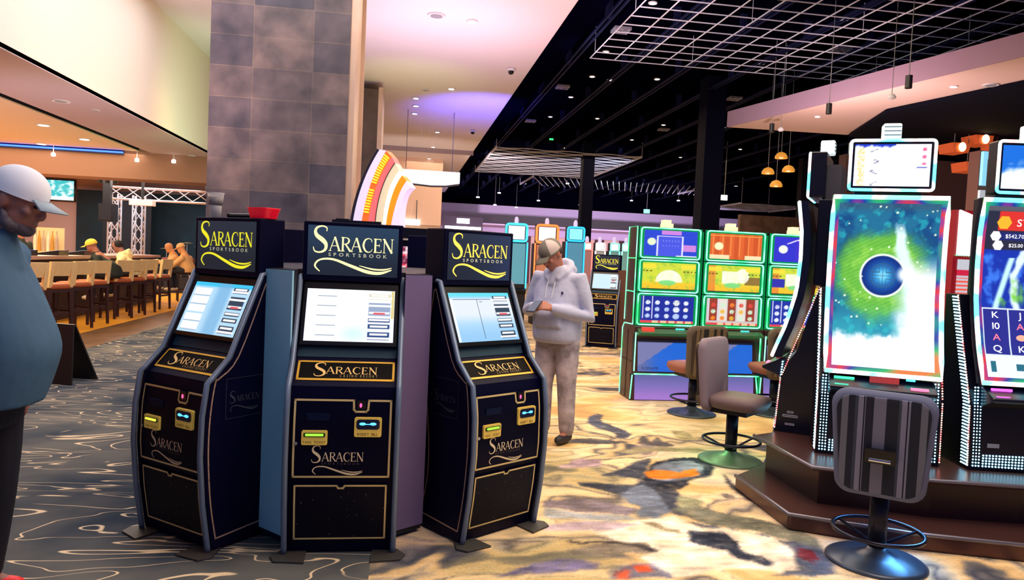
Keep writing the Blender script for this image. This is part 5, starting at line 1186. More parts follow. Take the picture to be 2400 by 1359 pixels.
for x in np.arange(-.13, .13, .035): b.ell((x, .01, 1.25), (.01, .01, .01), 6, 4); b.ell((x, .01, 1.85), (.01, .01, .01), 6, 4)
b.obj('green_bulbs', M('green_bulb', (60, 230, 140), .4, es=4), t)
b = B()
for i, z in enumerate(np.arange(1.35, 2.1, .07)): b.tube([(.15+.03*math.sin(z*3), .0, z), (.28+.03*math.sin(z*3), .0, z-.05)], .010, 5)
b.obj('amber_bars', M('amber_bar', (255, 190, 120), .4, es=3), t)
p = yp(1940, 345, 5.6)
# ------------------------------------------------------------------ bar area
wood = M('dark_wood', (52, 26, 30), .45); creamf = M('cream_fabric', (226, 196, 140), .8, noise=.06, nscale=12); rust = M('rust_seat', (176, 92, 52), .6)
def barstool(label, loc, rz):
    t = thing('bar_stool', label, 'bar stool', (loc[0], loc[1], 0), rz, 'cream-backed bar stools along the bar')
    for sx in (-1, 1):
        for sy in (-1, 1):
            b = B(); x, y = sx*.18, sy*.17; b.add([(x-.018+sx*.02, y-.018+sy*.02, 0), (x+.018+sx*.02, y-.018+sy*.02, 0), (x+.018+sx*.02, y+.018+sy*.02, 0), (x-.018+sx*.02, y+.018+sy*.02, 0), (x-.026, y-.026, .72), (x+.026, y-.026, .72), (x+.026, y+.026, .72), (x-.026, y+.026, .72)],
                [(3, 2, 1, 0), (4, 5, 6, 7), (0, 1, 5, 4), (1, 2, 6, 5), (2, 3, 7, 6), (3, 0, 4, 7)]); b.obj('leg', wood, t)
    B().b2(-.18, .18, .165, .19, .30, .34).b2(-.18, .18, -.19, -.165, .30, .34).b2(-.19, -.165, -.18, .18, .34, .38).b2(.165, .19, -.18, .18, .34, .38).b2(-.2, .2, -.19, .19, .66, .72).obj('frame', wood, t)
    b = B(); b.loft([(0, 0, .72, .21, .20), (0, 0, .75, .225, .215), (0, 0, .79, .22, .21), (0, 0, .805, .17, .16)], 24, 5); b.obj('seat', rust, t, smooth=True)
    b = B()
    for x0, x1, z0, z1 in ((-.21, -.15, .74, 1.16), (.15, .21, .74, 1.16), (-.15, .15, .93, 1.16)):
        b.add([(x0, -.20-.04*(z0-.74), z0), (x1, -.20-.04*(z0-.74), z0), (x1, -.15-.04*(z0-.74), z0), (x0, -.15-.04*(z0-.74), z0), (x0, -.26, z1), (x1, -.26, z1), (x1, -.20, z1), (x0, -.20, z1)], [(3, 2, 1, 0), (4, 5, 6, 7), (0, 1, 5, 4), (1, 2, 6, 5), (2, 3, 7, 6), (3, 0, 4, 7)])
    b.obj('backrest', creamf, t)
    return t
ys_ = [11.9, 12.75, 13.5, 14.3, 15.45, 16.15, 16.9, 17.9]
names = ['nearest cream-backed bar stool, mostly hidden behind the man in the white cap', 'second nearest cream-backed bar stool, empty, right beside the man in the white cap', 'third cream-backed bar stool, empty', 'fourth cream-backed bar stool, empty, just before the man in the dark jacket', 'cream-backed bar stool of the man in the dark jacket', 'cream-backed bar stool of the person in the cream hoodie', 'second farthest cream-backed bar stool', 'farthest cream-backed bar stool, beside the kiosk']
s0 = barstool(names[0], (-5.62, ys_[0]), R(62))
for k in range(1, 8): dup(s0, (-5.62+.02*(k % 3), ys_[k], 0), R(58+3*(k % 3)) if k != 7 else R(75), names[k])
t = thing('bar_counter', 'long bar counter with a pale stone top behind the row of stools', 'bar counter', (-6.35, 9, 0))
B().b2(-.75, .02, 0, 11, 0, 1.15).obj('base', M('bar_base', (44, 22, 26), .5), t); B().b2(-.9, .12, -.1, 11.1, 1.15, 1.21).obj('counter_top', M('bar_top', (196, 160, 140), .3), t); B().tube([(.14, 0, .22), (.14, 11, .22)], .025, 8).obj('foot_rail', M('rail_grey'), t)
for k, y in enumerate((12.6, 13.7, 14.9, 16.0)):
    l = ['nearest', 'second', 'third', 'farthest'][k]
    t = thing('bar_game_screen', l+' flat game screen set in the bar top, glowing '+('blue' if k < 2 else 'white'), 'game screen', (-6.55, y, 1.21), 0, 'game screens on the bar top')
    B().prism([(-.2, 0), (.2, 0), (.2, .10), (-.2, .03)], -.2, .2, 'y').obj('case', M('bezel_black'), t)
    B().add([(-.16, -.18, .042), (.18, -.18, .102), (.18, .18, .102), (-.16, .18, .042)], [(0, 1, 2, 3)]).obj('screen', M('bar_blue', (40, 130, 245), .3, es=1.6) if k < 2 else M('bar_white', (235, 230, 220), .3, es=.9), t)
for k, (y, x) in enumerate(((12.9, -8.3), (14.2, -8.35), (15.4, -8.3), (16.6, -8.3))):
    l = ['nearest', 'second', 'third', 'farthest'][k]
    t = thing('cash_register', l+' dark register screen standing behind the bar', 'register', (x, y, 1.151), R(60), 'registers behind the bar')
    B().b2(-.2, .2, -.03, .03, .14, .44).obj('monitor', M('reg_dark', (22, 22, 30), .4), t); B().b2(-.05, .05, -.035, -.03, .24, .34).obj('label', M('reg_white', (225, 220, 210), .5, es=.4), t); B().b2(-.04, .04, -.04, .04, .0, .15).b2(-.15, .15, -.12, .12, 0, .03).obj('stand', M('reg_dark'), t)
t = thing('back_bar', 'low back bar cabinet with pale edges behind the bar registers', 'cabinet', (-8.3, 13, 0)); B().b2(-.5, .2, -1.5, 6, 0, 1.11).obj('body', M('bar_base'), t); B().b2(-.55, .25, -1.6, 6.1, 1.11, 1.15).obj('counter_top', M('bar_top'), t)
t = thing('bottle_display', 'cream rack of bottles on the back bar, left of the dark loudspeaker', 'bottle rack', (-8.3, 18.6, 1.151)); B().b2(-.28, .28, -.2, .2, 0, .06).obj('base', creamf, t); B().b2(-.3, .3, .15, .2, .0, .62).obj('back_panel', M('rack_cream', (240, 220, 180), .6), t)
for k in range(6): B().lathe([(.035, 0), (.035, .30), (.014, .40), (.014, .48), (0, .48)], (-.24+.095*k, -.05, .06), 10).obj('bottle', M('bottle_%d' % (k % 3), ((240, 230, 215), (200, 150, 70), (190, 170, 160))[k % 3], .3), t)
t = thing('wall_television', 'television with a bright turquoise picture on the wall behind the white cap', 'television', (-11.35, 25.98, 3.1))
B().b2(-.62, .62, -.08, 0, -.36, .36).obj('case', M('bezel_black'), t)
raster('screen', lambda u, v: (-.58+1.16*u, -.085, -.32+.64*v), 40, 24, lambda U, V: mix(mix(np.zeros(U.shape+(3,))+np.array((60, 190, 195.)), (225, 250, 250), sm(fbm(U*6, V*5), -.1, .25)), (240, 250, 250), (V < .2).astype(float)), sgl, t)
# stage with truss
t = thing('stage', 'dark stage opening with a deep teal backdrop at the far end of the bar', 'stage', (-10.4, 24, 0)); B().b2(-.2, 6.2, 1.7, 1.75, 0, 3.15).obj('backdrop', M('teal_cloth', (8, 34, 46), .9, noise=.5, nscale=1.5), t); B().b2(-.2, 6.2, -.3, 1.7, 0, .5).obj('platform', M('stage_floor', (20, 20, 26), .7), t); B().b2(.95, 2.4, .8, .85, .5, 3.1).obj('side_curtain', M('curtain_navy', (6, 12, 24), .9), t)
alu = M('aluminium', (196, 186, 190), .4, .5)
def truss(p0, p1, label, s=.26):
    p0 = np.array(p0, float); p1 = np.array(p1, float); L = np.linalg.norm(p1-p0); d = (p1-p0)/L; u = np.array((0, 1., 0)); v = np.cross(d, u)
    t = thing('stage_truss', label, 'truss', tuple(p0)); b = B(); c = [u*i*s/2+v*j*s/2 for i, j in ((1, 1), (1, -1), (-1, -1), (-1, 1))]
    for q in c: b.tube([q, q+p1-p0], .026, 6)
    b.obj('chords', alu, t); b = B(); n = int(L/(s*1.3))
    for k in range(n):
        for i in range(4): b.tube([c[i]+d*L*k/n, c[(i+1) % 4]+d*L*(k+1)/n], .014, 5)
    b.obj('lacing', alu, t)
X = lambda px, py, Y: yp(px, py, Y)[0]
truss((X(268, 540, 23), 23, 0), (X(268, 540, 23), 23, 2.9), 'left upright aluminium truss leg beside the dark loudspeaker')
truss((X(319, 540, 23), 23.2, 0), (X(319, 540, 23), 23.2, 2.9), 'right upright aluminium truss leg in front of the teal backdrop')
truss((X(262, 480, 23), 22.7, 2.92), (-4.3, 22.7, 2.92), 'horizontal aluminium truss beam above the stage', .34)
p = yp(247, 497, 21.9); t = thing('loudspeaker', 'black loudspeaker hung beside the left truss leg', 'speaker', tuple(p)); B().b2(-.19, .19, 0, .4, -.26, .24).obj('cabinet', M('black_can'), t); B().b2(-.1, .1, .05, .2, .24, 3.6-p[2]).obj('bracket', M('black_can'), t)
B().b2(-.16, .16, -.01, .0, -.22, .2).obj('grille', M('grille', (20, 20, 26), .9), t)
p = yp(246, 464, 22.4)
t = thing('projector', 'white projector hanging on a pole before the stage truss', 'projector', tuple(yp(334, 475, 21.5))); B().b2(-.3, .3, -.15, .15, -.08, .08).obj('case', M('proj_white', (240, 214, 206), .5), t); B().tube([(0, 0, .08), (0, 0, 3.6-t.location[2])], .035, 6).obj('pole', M('black_can'), t)
for q in ((235, 423), (252, 424), (270, 425), (487, 440)):
    p = yp(*q, 18.5); t = thing('stage_lamp', 'tiny black lamp fixed under the bar beam', 'stage lamp', tuple(p), 0, 'black lamps under the beam'); B().lathe([(.05, -.05), (.05, .06), (0, .07)]).obj('can', M('black_can'), t); B().tube([(0, 0, .06), (0, 0, 3.6-p[2])], .012, 5).obj('stem', M('black_can'), t)
# drum kit and dark tables near the stage
p = gp(398, 690); t = thing('drum_kit', 'small drum kit with cymbals on the stage', 'drum kit', (-6.8, 23.9, .502))
for k, (x, y, z, r_, h_) in enumerate(((0, 0, .28, .28, .3), (-.35, -.2, .5, .16, .16), (.3, -.2, .5, .16, .16), (.55, .1, .3, .2, .3))):
    B().lathe([(r_, 0), (r_, h_), (r_*.98, h_+.005), (0, h_+.005)], (x, y, z-h_/2), 16).obj('drum', M('drum_red', (150, 90, 80), .3, .4), t); B().tube([(x, y, 0), (x, y, z-h_/2+.01)], .02, 5).obj('drum_stand', alu, t)
for x, z in ((-.5, .85), (.5, .95), (.1, 1.05)): B().lathe([(.2, 0), (.02, .03), (0, .03)], (x, .2, z), 16).obj('cymbal', M('brass', (220, 200, 140), .3, .8), t); B().tube([(x, .2, 0), (x, .2, z)], .01, 5).obj('cymbal_stand', alu, t)
def dchair(loc, rz, label):
    t = thing('dining_chair', label, 'chair', (loc[0], loc[1], 0), rz, 'dark chairs near the stage')
    for sx in (-1, 1):
        for sy in (-1, 1): B().b2(sx*.18-.02, sx*.18+.02, sy*.18-.02, sy*.18+.02, 0, .72 if sy > 0 else 1.1).obj('leg', wood, t)
    B().b2(-.21, .21, -.21, .21, .70, .76).obj('seat', wood, t); B().b2(-.18, .18, -.20, -.17, .85, 1.08).obj('backrest', wood, t); B().b2(-.18, .18, .17, .19, .28, .32).obj('stretcher', wood, t); return t
c0 = dchair((-5.75, 20.6), R(20), 'nearer dark wooden high chair between the last bar stool and the left kiosk')
dup(c0, (-5.4, 21.6, 0), R(-25), 'farther dark wooden high chair between the last bar stool and the left kiosk'); 
t = thing('high_table', 'dark square high table by the stage behind the left kiosk', 'table', (-5.9, 21.9, 0)); B().b2(-.35, .35, -.35, .35, 1.0, 1.05).obj('table_top', wood, t); B().lathe([(.25, 0), (.25, .02), (.04, .04), (.04, 1.0)]).obj('pedestal', M('black_can'), t)
# a-frame sign
t = thing('floor_sign', 'black folding floor sign behind the man in the white cap', 'floor sign', (-3.52, 8.43, 0), R(-18))
for s in (-1, 1): B().add([(-.28, s*.20, 0), (.20, s*.20, 0), (.06, s*.02, .62), (-.28, s*.02, .62), (-.28, s*.18, 0), (.20, s*.18, 0), (.06, 0, .62), (-.28, 0, .62)], [(0, 1, 2, 3), (7, 6, 5, 4), (0, 4, 5, 1), (1, 5, 6, 2), (2, 6, 7, 3), (3, 7, 4, 0)]).obj('board', M('sign_black', (14, 12, 22), .4), t)
# ------------------------------------------------------------------ people
def V3(*a): return np.array(a, float)
def hand(b, wrist, d, up_, side, curl=.9, s=1.0):
    """palm plus five fingers; d = direction of the hand, up_ = back of the hand, side = towards the thumb"""
    w_ = V3(*wrist); d = V3(*d)/np.linalg.norm(d); up_ = V3(*up_); up_ = up_-d*(up_@d); up_ /= np.linalg.norm(up_); sd = V3(*side); sd = sd-d*(sd@d)-up_*(sd@up_); sd /= np.linalg.norm(sd)
    pc = w_+d*.05*s
    for k in (-1, 0, 1): b.limb([w_+sd*k*.016*s, w_+d*.045*s+sd*k*.021*s, w_+d*.085*s+sd*k*.027*s], [.017*s, .017*s, .013*s], 8)
    for k, (L, o) in enumerate(((.068, .033), (.076, .011), (.071, -.012), (.056, -.034))):
        p = w_+d*.088*s+sd*o*s; q = [p]; a = 0
        for j, f in enumerate((.45, .32, .23)):
            a += curl*(.55+.15*j); dd = d*math.cos(a)-up_*math.sin(a); p = p+dd*L*f*s; q.append(p)
        b.limb(q, [.0095*s, .009*s, .0082*s, .0072*s], 8)
    p = w_+d*.028*s+sd*.026*s; q = [p, p+(sd*.8+d*.6)*.03*s-up_*.008, p+(sd*.75+d*1.3)*.04*s-up_*.02*curl, p+(sd*.5+d*1.9)*.042*s-up_*.03*curl]
    b.limb(q, [.013*s, .012*s, .0105*s, .009*s], 8)
def human(name, label, loc, rz, P, skin, shirt, pants, shoes, hairc, sleeve='long', hood=False, bulk=1.0, belly=0, vox=.011, hem=.90, detail=True, legs=True):
    t = thing('person', label, 'person', (loc[0], loc[1], loc[2] if len(loc) > 2 else 0), rz)
    sk, sh, pa, so = skin, shirt, pants, shoes
    H_ = V3(*P['head']); hd = V3(*P.get('look', (0, -1, 0))); hd /= np.linalg.norm(hd)
    hx = np.cross(hd, (0, 0, 1.)); hx /= np.linalg.norm(hx); hu = np.cross(hx, hd)          # hx: the person's left-to-right, hu: up of the head
    rot = Matrix((hx, -hd, hu)).transposed()
    L = lambda x, y, z: H_+hx*x-hd*y+hu*z        # local head point: y<0 is forward
    b = B(); neck = V3(*P['neck'])
    b.ell(H_+hu*.025, (.077, .098, .100), 16, 12, rot); b.ell(L(0, -.018, -.045), (.062, .078, .075), 14, 10, rot); b.ell(L(0, -.055, -.09), (.036, .035, .028), 10, 8, rot)
    if detail:
        b.limb([L(0, -.092, .015), L(0, -.108, -.018), L(0, -.106, -.030)], [.009, .013, .014], 8); b.ell(L(.013, -.096, -.032), (.009, .010, .007), 8, 6, rot); b.ell(L(-.013, -.096, -.032), (.009, .010, .007), 8, 6, rot)
        b.ell(L(0, -.090, -.062), (.025, .014, .007), 10, 6, rot); b.ell(L(0, -.086, -.074), (.022, .014, .007), 10, 6, rot)
        b.ell(L(0, -.082, .028), (.056, .016, .011), 10, 6, rot)
        for s in (-1, 1):
            b.ell(L(s*.078, .010, -.008), (.010, .020, .032), 10, 8, rot); b.ell(L(s*.045, -.070, -.02), (.022, .02, .018), 8, 6, rot)
    b.limb([neck+V3(0, .0, -.04), (neck+H_)/2+V3(0, .015, 0), H_+hu*-.04+hd*-.02], [.068*bulk**.5, .060*bulk**.5, .058], 12)
    sL, sR = V3(*P['shoulder_l']), V3(*P['shoulder_r']); pel = V3(*P['pelvis'])
    mid = (neck+pel)/2
    b.limb([pel, mid, neck+V3(0, 0, -.05)], [.12, .12, .11], 12)
    for s in 'lr':
        S0, E, W = (V3(*P[k+'_'+s]) for k in ('shoulder', 'elbow', 'wrist'))
        b.limb([neck+V3(0, 0, -.05), S0, (S0+E)/2, E, (E+W)/2, W], [.05, .055, .047, .041, .038, .027], 10)
        if 'hand_'+s in P: hd_ = P['hand_'+s]; hand(b, W, *hd_)
        if legs:
            Hh, K, A = (V3(*P[k+'_'+s]) for k in ('hip', 'knee', 'ankle'))
            b.limb([Hh, (Hh+K)/2, K, (K+A)/2, A], [.085, .072, .052, .048, .036], 10); b.limb([A, A+V3(*P.get('foot', (0, -.14, -.05)))], [.035, .03], 8)
    b.obj('body', sk, t, remesh=vox if not detail else .0075, smooth=True)
    if detail:
        e = B()
        for s in (-1, 1): e.ell(L(s*.031, -.0865, .006), (.012, .006, .007), 10, 8, rot)
        e.obj('eyes', M('eye_dark', (26, 18, 18), .3), t)
    # shirt
    b = B(); tr = crom(P['torso'], 4)
    rings = [(cx, cy, z, rx, ry) for cx, cy, z, rx, ry in tr]
    b.loft(rings, 28, 2.4)
    for s in 'lr':
        S0, E, W = (V3(*P[k+'_'+s]) for k in ('shoulder', 'elbow', 'wrist'))
        c0 = V3(S0[0]*.45, S0[1], S0[2]-.03)
        if sleeve == 'long': b.limb([c0, S0, (S0+E)/2, E, (E+W)/2, W-(W-E)*.06], [.075*bulk, .078*bulk, .068*bulk, .062*bulk, .055, .042], 14)
        else: q = S0+(E-S0)*.86; b.limb([c0, S0, (S0+q)/2, q], [.075*bulk, .085*bulk, .082*bulk, .080*bulk], 14)
    b.limb([neck+V3(0, -.005, -.09), neck+V3(0, -.015, -.01)], [.118*bulk, .088*bulk], 14)
    if hood:
        for a in range(-120, 121, 20):
            pass
        b.limb([neck+V3(-.055, -.105, -.06), neck+V3(-.095, -.04, -.01), neck+V3(-.095, .04, .03), neck+V3(-.05, .095, .065), neck+V3(0, .11, .075), neck+V3(.05, .095, .065), neck+V3(.095, .04, .03), neck+V3(.095, -.04, -.01), neck+V3(.055, -.105, -.06)], [.018, .028, .036, .042, .044, .042, .036, .028, .018], 12)
        b.limb([neck+V3(-.07, .10, .01), neck+V3(0, .135, -.02), neck+V3(.07, .10, .01)], [.05, .065, .05], 12)
        if P.get('pocket'): b.loft([(0, P['pocket'], 1.0, .13, .03), (0, P['pocket'], 1.1, .12, .04), (0, P['pocket'], 1.18, .09, .02)], 16, 3)
    sb = b.obj('top_garment', sh, t, remesh=vox, smooth=True)
    if legs:
        b = B(); b.loft([(pel[0], pel[1]+.0, pel[2]-.10, .165*bulk, .12*bulk), (pel[0], pel[1], pel[2]+.06, .175*bulk, .125*bulk+belly*.3), (pel[0], pel[1], pel[2]+.10, .16*bulk, .115*bulk)], 24, 2.3)
        for s in 'lr':
            Hh, K, A = (V3(*P[k+'_'+s]) for k in ('hip', 'knee', 'ankle'))
            b.limb([Hh, (Hh+K)/2, K, (K+A)/2, A+(K-A)*.06], [.112*bulk, .100*bulk, .082*bulk, .075*bulk, .066*bulk], 14)
        b.obj('trousers', pa, t, remesh=vox, smooth=True)
        for s in 'lr':
            A = V3(*P['ankle_'+s]); f = V3(*P.get('foot', (0, -.14, -.05))); b = B(); b.limb([A+V3(0, .02, -.035), A+f*.5+V3(0, 0, -.02), A+f+V3(0, 0, .005)], [.045, .045, .036], 12)
            b.obj('shoe', so, t, remesh=vox, smooth=True)
    return t, L, rot, hx, hd, hu
def cap(t, L, rot, mat_, brim_m, tilt=0, panel=None, sc_=1.0):
    b = B(); ns = 14; rows = []
    for i in range(ns+1):
        th = math.pi/2*i/ns; rows.append([L(.088*sc_*math.cos(th)*math.cos(2*math.pi*k/28)*1.0, .006+.108*sc_*math.cos(th)*math.sin(2*math.pi*k/28), .035+.100*sc_*math.sin(th)**.9) for k in range(28)])
    vs = [p for r_ in rows for p in r_]; fs = []; mi = []
    for i in range(ns):
        for k in range(28):
            b_ = (i*28+k, i*28+(k+1) % 28, (i+1)*28+(k+1) % 28, (i+1)*28+k)
            fs.append(b_); mi.append(1 if (panel and 17 > k >= 12) else 0)
    kk = len(b.v); b.v += [tuple(v) for v in vs]; b.f += fs; b.mi += mi
    b.add([rows[0][k]-(rows[1][k]-rows[0][k])*.9 for k in range(28)]+rows[0], [(k, (k+1) % 28, 28+(k+1) % 28, 28+k) for k in range(28)])
    cp = b.obj('cap', [mat_]+([panel] if panel else []), t, smooth=True)
    b = B(); n = 12; top = []; bot = []
    for i in range(n+1):
        a = -math.pi/2+(-.62+1.24*i/n)*1.25
        xi, yi = .088*math.cos(a), .106*math.sin(a); L_ = .068*math.cos((i/n-.5)*2.2)+.012
        for f in (0, .5, 1):
            x, y = xi*(1+.04*f), yi-L_*f; top.append(L(x, y, .036-.012*f-.030*abs(x/.088)**2*f)); bot.append(L(x, y, .031-.012*f-.030*abs(x/.088)**2*f))
    vs = top+bot; N = len(top); fs = []
    for i in range(n):
        for f in range(2): a = i*3+f; fs += [(a, a+1, a+4, a+3), (N+a, N+a+3, N+a+4, N+a+1)]
        fs.append((i*3+2, N+i*3+2, N+i*3+5, i*3+5))
    b.add(vs, fs); b.obj('brim', brim_m, cp, smooth=True)
    return cp
dark_skin = M('skin_brown', (150, 100, 90), .5, noise=.08, nscale=10); mid_skin = M('skin_tan', (176, 112, 92), .5, noise=.06, nscale=10)
# man in the white cap
bigP = dict(head=(0, -.13, 1.685), look=(0, -.93, -.36), neck=(0, -.02, 1.53), shoulder_l=(-.22, .02, 1.46), shoulder_r=(.22, .02, 1.46),
  elbow_l=(-.33, -.03, 1.17), elbow_r=(.31, .10, 1.14), wrist_l=(-.30, -.14, .95), wrist_r=(.30, .02, .90), hand_l=((0, -.1, -1), (-1, 0, 0), (0, -1, 0), .5), hand_r=((0, -.1, -1), (1, 0, 0), (0, -1, 0), .5),
  pelvis=(0, .03, .90), hip_l=(-.11, .02, .86), hip_r=(.11, .02, .86), knee_l=(-.12, .05, .48), knee_r=(.20, .05, .48), ankle_l=(-.12, .16, .09), ankle_r=(.30, .13, .09),
  torso=[(0, .0, .90, .215, .215), (0, -.015, 1.0, .225, .235), (0, -.03, 1.12, .225, .245), (0, -.015, 1.25, .225, .215), (0, .005, 1.37, .225, .18), (0, .01, 1.48, .18, .135), (0, .0, 1.545, .11, .105)])
shirtm = M('tee_slate', (54, 90, 124), .85, noise=.10, nscale=4, bump=.8)
t, L, rot, hx, hd, hu = human('man', 'heavy man in a white cap and slate blue t-shirt, seen from the side', (-1.60, 3.05), R(90), bigP, dark_skin, shirtm, M('trouser_navy', (8, 12, 36), .8), M('shoe_red', (240, 40, 40), .5), None, sleeve='short', bulk=1.15, belly=.1)
cap(t, L, rot, M('cap_white', (226, 232, 250), .7), M('brim_under', (150, 170, 190), .7))
b = B(); b.ell(L(0, -.030, -.088), (.062, .064, .036), 14, 10, rot); b.ell(L(0, -.064, -.092), (.043, .042, .030), 12, 8, rot); b.limb([L(.066, -.002, -.050), L(.062, -.03, -.085)], [.014, .02], 8); b.limb([L(-.066, -.002, -.050), L(-.062, -.03, -.085)], [.014, .02], 8); b.obj('beard', M('beard_grey', (92, 84, 94), .9, noise=.4, nscale=60), t, remesh=.009)
b = B(); b.ell(L(0, .045, .0), (.074, .062, .050), 14, 10, rot); b.obj('hair', M('hair_short', (70, 50, 50), .95), t)
b = B(); b.b2(-.05, .05, -.02, .02, 1.0, 1.02); 
b = B(); p = [L(-.02, .112, .06), L(.02, .112, .06), L(.02, .116, .035), L(-.02, .116, .035)]; b.add([q for q in p]+[q+hd*-.006 for q in p], [(0, 1, 2, 3), (7, 6, 5, 4), (0, 4, 5, 1), (1, 5, 6, 2), (2, 6, 7, 3), (3, 7, 4, 0)]); b.obj('cap_strap', M('strap_dark', (30, 36, 56), .7), t)
# man in the pale hoodie
hP = dict(head=(-.02, -.125, 1.60), look=(-.22, -.78, -.62), neck=(0, -.02, 1.46), shoulder_l=(-.19, .0, 1.40), shoulder_r=(.19, .0, 1.40),
  elbow_l=(-.29, .0, 1.10), elbow_r=(.285, .03, 1.09), wrist_l=(-.085, -.27, 1.165), wrist_r=(.085, -.26, 1.165), hand_l=((.55, -.8, .15), (-.7, -.3, .5), (.2, -.3, .9), .9, .95), hand_r=((-.6, -.75, .15), (.75, -.3, .5), (-.2, -.3, .9), .9, .95),
  pelvis=(0, .03, .92), hip_l=(-.09, .02, .88), hip_r=(.09, .02, .88), knee_l=(-.11, .0, .49), knee_r=(.10, .03, .49), ankle_l=(-.12, .04, .09), ankle_r=(.10, .07, .09), pocket=-.17,
  torso=[(0, .01, .86, .175, .155), (0, .0, .90, .20, .18), (0, .0, 1.05, .21, .185), (0, .0, 1.22, .215, .165), (0, .01, 1.34, .21, .135), (0, .01, 1.42, .16, .10), (0, .0, 1.47, .09, .075)])
hoodm = M('hoodie_pale', (190, 194, 222), .9, noise=.06, nscale=6, bump=1.0)
t, L, rot, hx, hd, hu = human('man', 'man in a pale hoodie and grey cap looking down at his phone', (1.32, 6.0), R(-42), hP, mid_skin, hoodm, M('camo_trouser', (178, 166, 176), .85, noise=.5, nscale=9, bump=.6), M('shoe_dark', (40, 36, 44), .6), None, sleeve='long', hood=True, bulk=1.0)
cap(t, L, rot, M('cap_khaki', (118, 112, 104), .8), M('brim_khaki', (110, 104, 90), .8), panel=M('cap_panel', (206, 190, 186), .8))
b = B(); p = L(-.055, -.085, .075); b.limb([L(.03, -.103, .058), L(.05, -.088, .056), L(.07, -.068, .066)], [.003, .004, .002], 6); b.obj('cap_mark', M('print_white'), t)
b = B(); b.ell(L(0, .045, .0), (.077, .065, .05), 14, 10, rot); b.obj('hair', M('hair_short'), t)
b = B(); b.ell((.115, -.148, 1.285), (.012, .006, .014), 10, 6); b.obj('chest_emblem', M('emblem_navy', (60, 50, 100), .6), t)
b = B(); 
for s in (-1, 1): b.limb([(s*.03, -.115, 1.40), (s*.035, -.15, 1.33), (s*.03, -.172, 1.24)], [.004, .004, .004], 6)
b.obj('drawstrings', M('cord_white', (220, 220, 232), .8), t)
th = Matrix.Rotation(R(-42), 4, 'Z'); pp = Vector((1.32, 6.0, 0))+th @ Vector((0, -.385, 1.175))
ph = thing('phone', 'dark mobile phone held in both hands by the man in the pale hoodie', 'phone', tuple(pp), R(-42)); b = B(); b.box((0, 0, 0), (.075, .15, .009), 0, R(35)); b.obj('case', M('phone_dark', (20, 20, 28), .3), ph, bevel=.003)
b = B(); b.box((0, -.0025, .0052), (.068, .14, .002), 0, R(35)); b.obj('screen', M('phone_glow', (90, 100, 120), .2, es=.4), ph)
# seated people at the bar
def seated(label, loc, rz, skin, shirt, hairc, hat=None, lean=.12, hoodcol=None, sz=1.0):
    P = dict(head=(0, -.16-lean, 1.42), look=(0, -.9, -.3), neck=(0, -.06-lean, 1.27), shoulder_l=(-.20, -.03-lean, 1.19), shoulder_r=(.20, -.03-lean, 1.19), elbow_l=(-.26, -.24, .98), elbow_r=(.26, -.24, .98), wrist_l=(-.10, -.44, 1.10), wrist_r=(.10, -.44, 1.10),
      hand_l=((.3, -1, 0), (0, 0, 1), (1, 0, 0), .5), hand_r=((-.3, -1, 0), (0, 0, 1), (-1, 0, 0), .5),
      pelvis=(0, .03, .90), hip_l=(-.10, .0, .90), hip_r=(.10, .0, .90), knee_l=(-.12, -.40, .88), knee_r=(.12, -.40, .88), ankle_l=(-.12, -.33, .46), ankle_r=(.12, -.33, .46),
      torso=[(0, .03, .84, .19, .16), (0, .02, .95, .20, .165), (0, -.03, 1.08, .205, .155), (0, -.05-lean*.8, 1.18, .20, .13), (0, -.06-lean, 1.25, .12, .09)])
    t, L, rot, hx, hd, hu = human('p', label, loc, rz, P, skin, shirt, M('jeans_dark', (30, 30, 44), .8), M('shoe_pale', (220, 205, 180), .6), None, hood=hoodcol is not None, vox=.018, detail=False)
    if hat: cap(t, L, rot, hat, hat)
    elif hairc: b = B(); b.ell(L(0, .02, .035), (.086, .10, .092), 14, 10, rot); b.obj('hair', hairc, t)
    return t
seated('person in a dark jacket and yellow hat leaning on the bar', (-5.62, 15.25), R(-75), mid_skin, M('jacket_dark', (30, 38, 34), .8), None, M('hat_yellow', (236, 200, 70), .7), .2)
seated('person with dark hair in a cream hoodie sitting at the bar', (-5.6, 16.15), R(-80), dark_skin, M('hoodie_cream', (240, 222, 170), .85), M('hair_black', (20, 20, 30), .9), None, .08, True)
seated('bald person in a pale orange top beyond the cream hoodie', (-5.62, 19.3), R(-70), M('skin_gold', (220, 150, 100), .6), M('top_peach', (226, 170, 110), .85), None, None, .0)
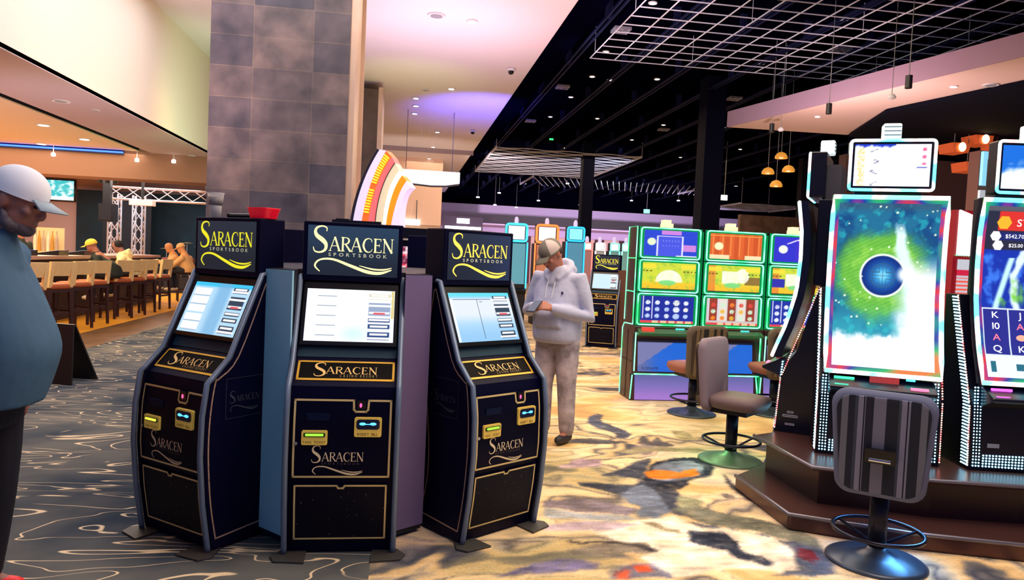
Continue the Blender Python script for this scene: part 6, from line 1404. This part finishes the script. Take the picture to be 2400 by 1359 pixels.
seated('person in a pale orange top and hat near the last bar stool', (-5.2, 18.75), R(-100), M('skin_gold'), M('top_peach'), None, M('hat_peach', (232, 180, 120), .8), .0)
def standing(label, loc, rz, shirt, pants, hat=None):
    P = dict(head=(0, -.03, 1.62), look=(0, -1, -.1), neck=(0, 0, 1.47), shoulder_l=(-.19, 0, 1.39), shoulder_r=(.19, 0, 1.39), elbow_l=(-.25, .03, 1.12), elbow_r=(.25, .03, 1.12), wrist_l=(-.24, -.04, .88), wrist_r=(.24, -.04, .88), hand_l=((0, 0, -1), (-1, 0, 0), (0, -1, 0), .4), hand_r=((0, 0, -1), (1, 0, 0), (0, -1, 0), .4),
      pelvis=(0, 0, .92), hip_l=(-.09, 0, .88), hip_r=(.09, 0, .88), knee_l=(-.10, -.01, .49), knee_r=(.10, .02, .49), ankle_l=(-.10, .02, .09), ankle_r=(.10, .05, .09),
      torso=[(0, 0, .88, .18, .12), (0, 0, 1.05, .175, .125), (0, 0, 1.25, .20, .13), (0, 0, 1.38, .19, .11), (0, 0, 1.45, .10, .08)])
    t, L, rot, *_ = human('p', label, loc, rz, P, mid_skin, shirt, pants, M('shoe_dark'), None, vox=.02, detail=False)
    if hat: cap(t, L, rot, hat, hat)
    else: b = B(); b.ell(L(0, .015, .035), (.086, .10, .09), 12, 8, rot); b.obj('hair', M('hair_black'), t)
for i, (px, Y, c, l) in enumerate(((972, 20, (30, 22, 34), 'leftmost of the distant standing people between the middle and right kiosks, in black'), (1000, 20.5, (60, 34, 50), 'distant standing person in plum clothing between the middle and right kiosks'), (1022, 19.5, (150, 110, 130), 'distant standing person in a mauve top, left of the rightmost distant person'), (1040, 20.5, (24, 20, 40), 'rightmost of the distant standing people beside the right kiosk, in navy'))):
    p = yp(px, 600, Y); standing(l, (p[0], Y), R(160*i), M('far_top_%d' % i, c, .85), M('jeans_dark'))
standing('person in a red hat standing behind the bar registers', (-7.6, 15.9), R(60), M('jacket_dark'), M('jeans_dark'), M('hat_red', (220, 30, 30), .7))
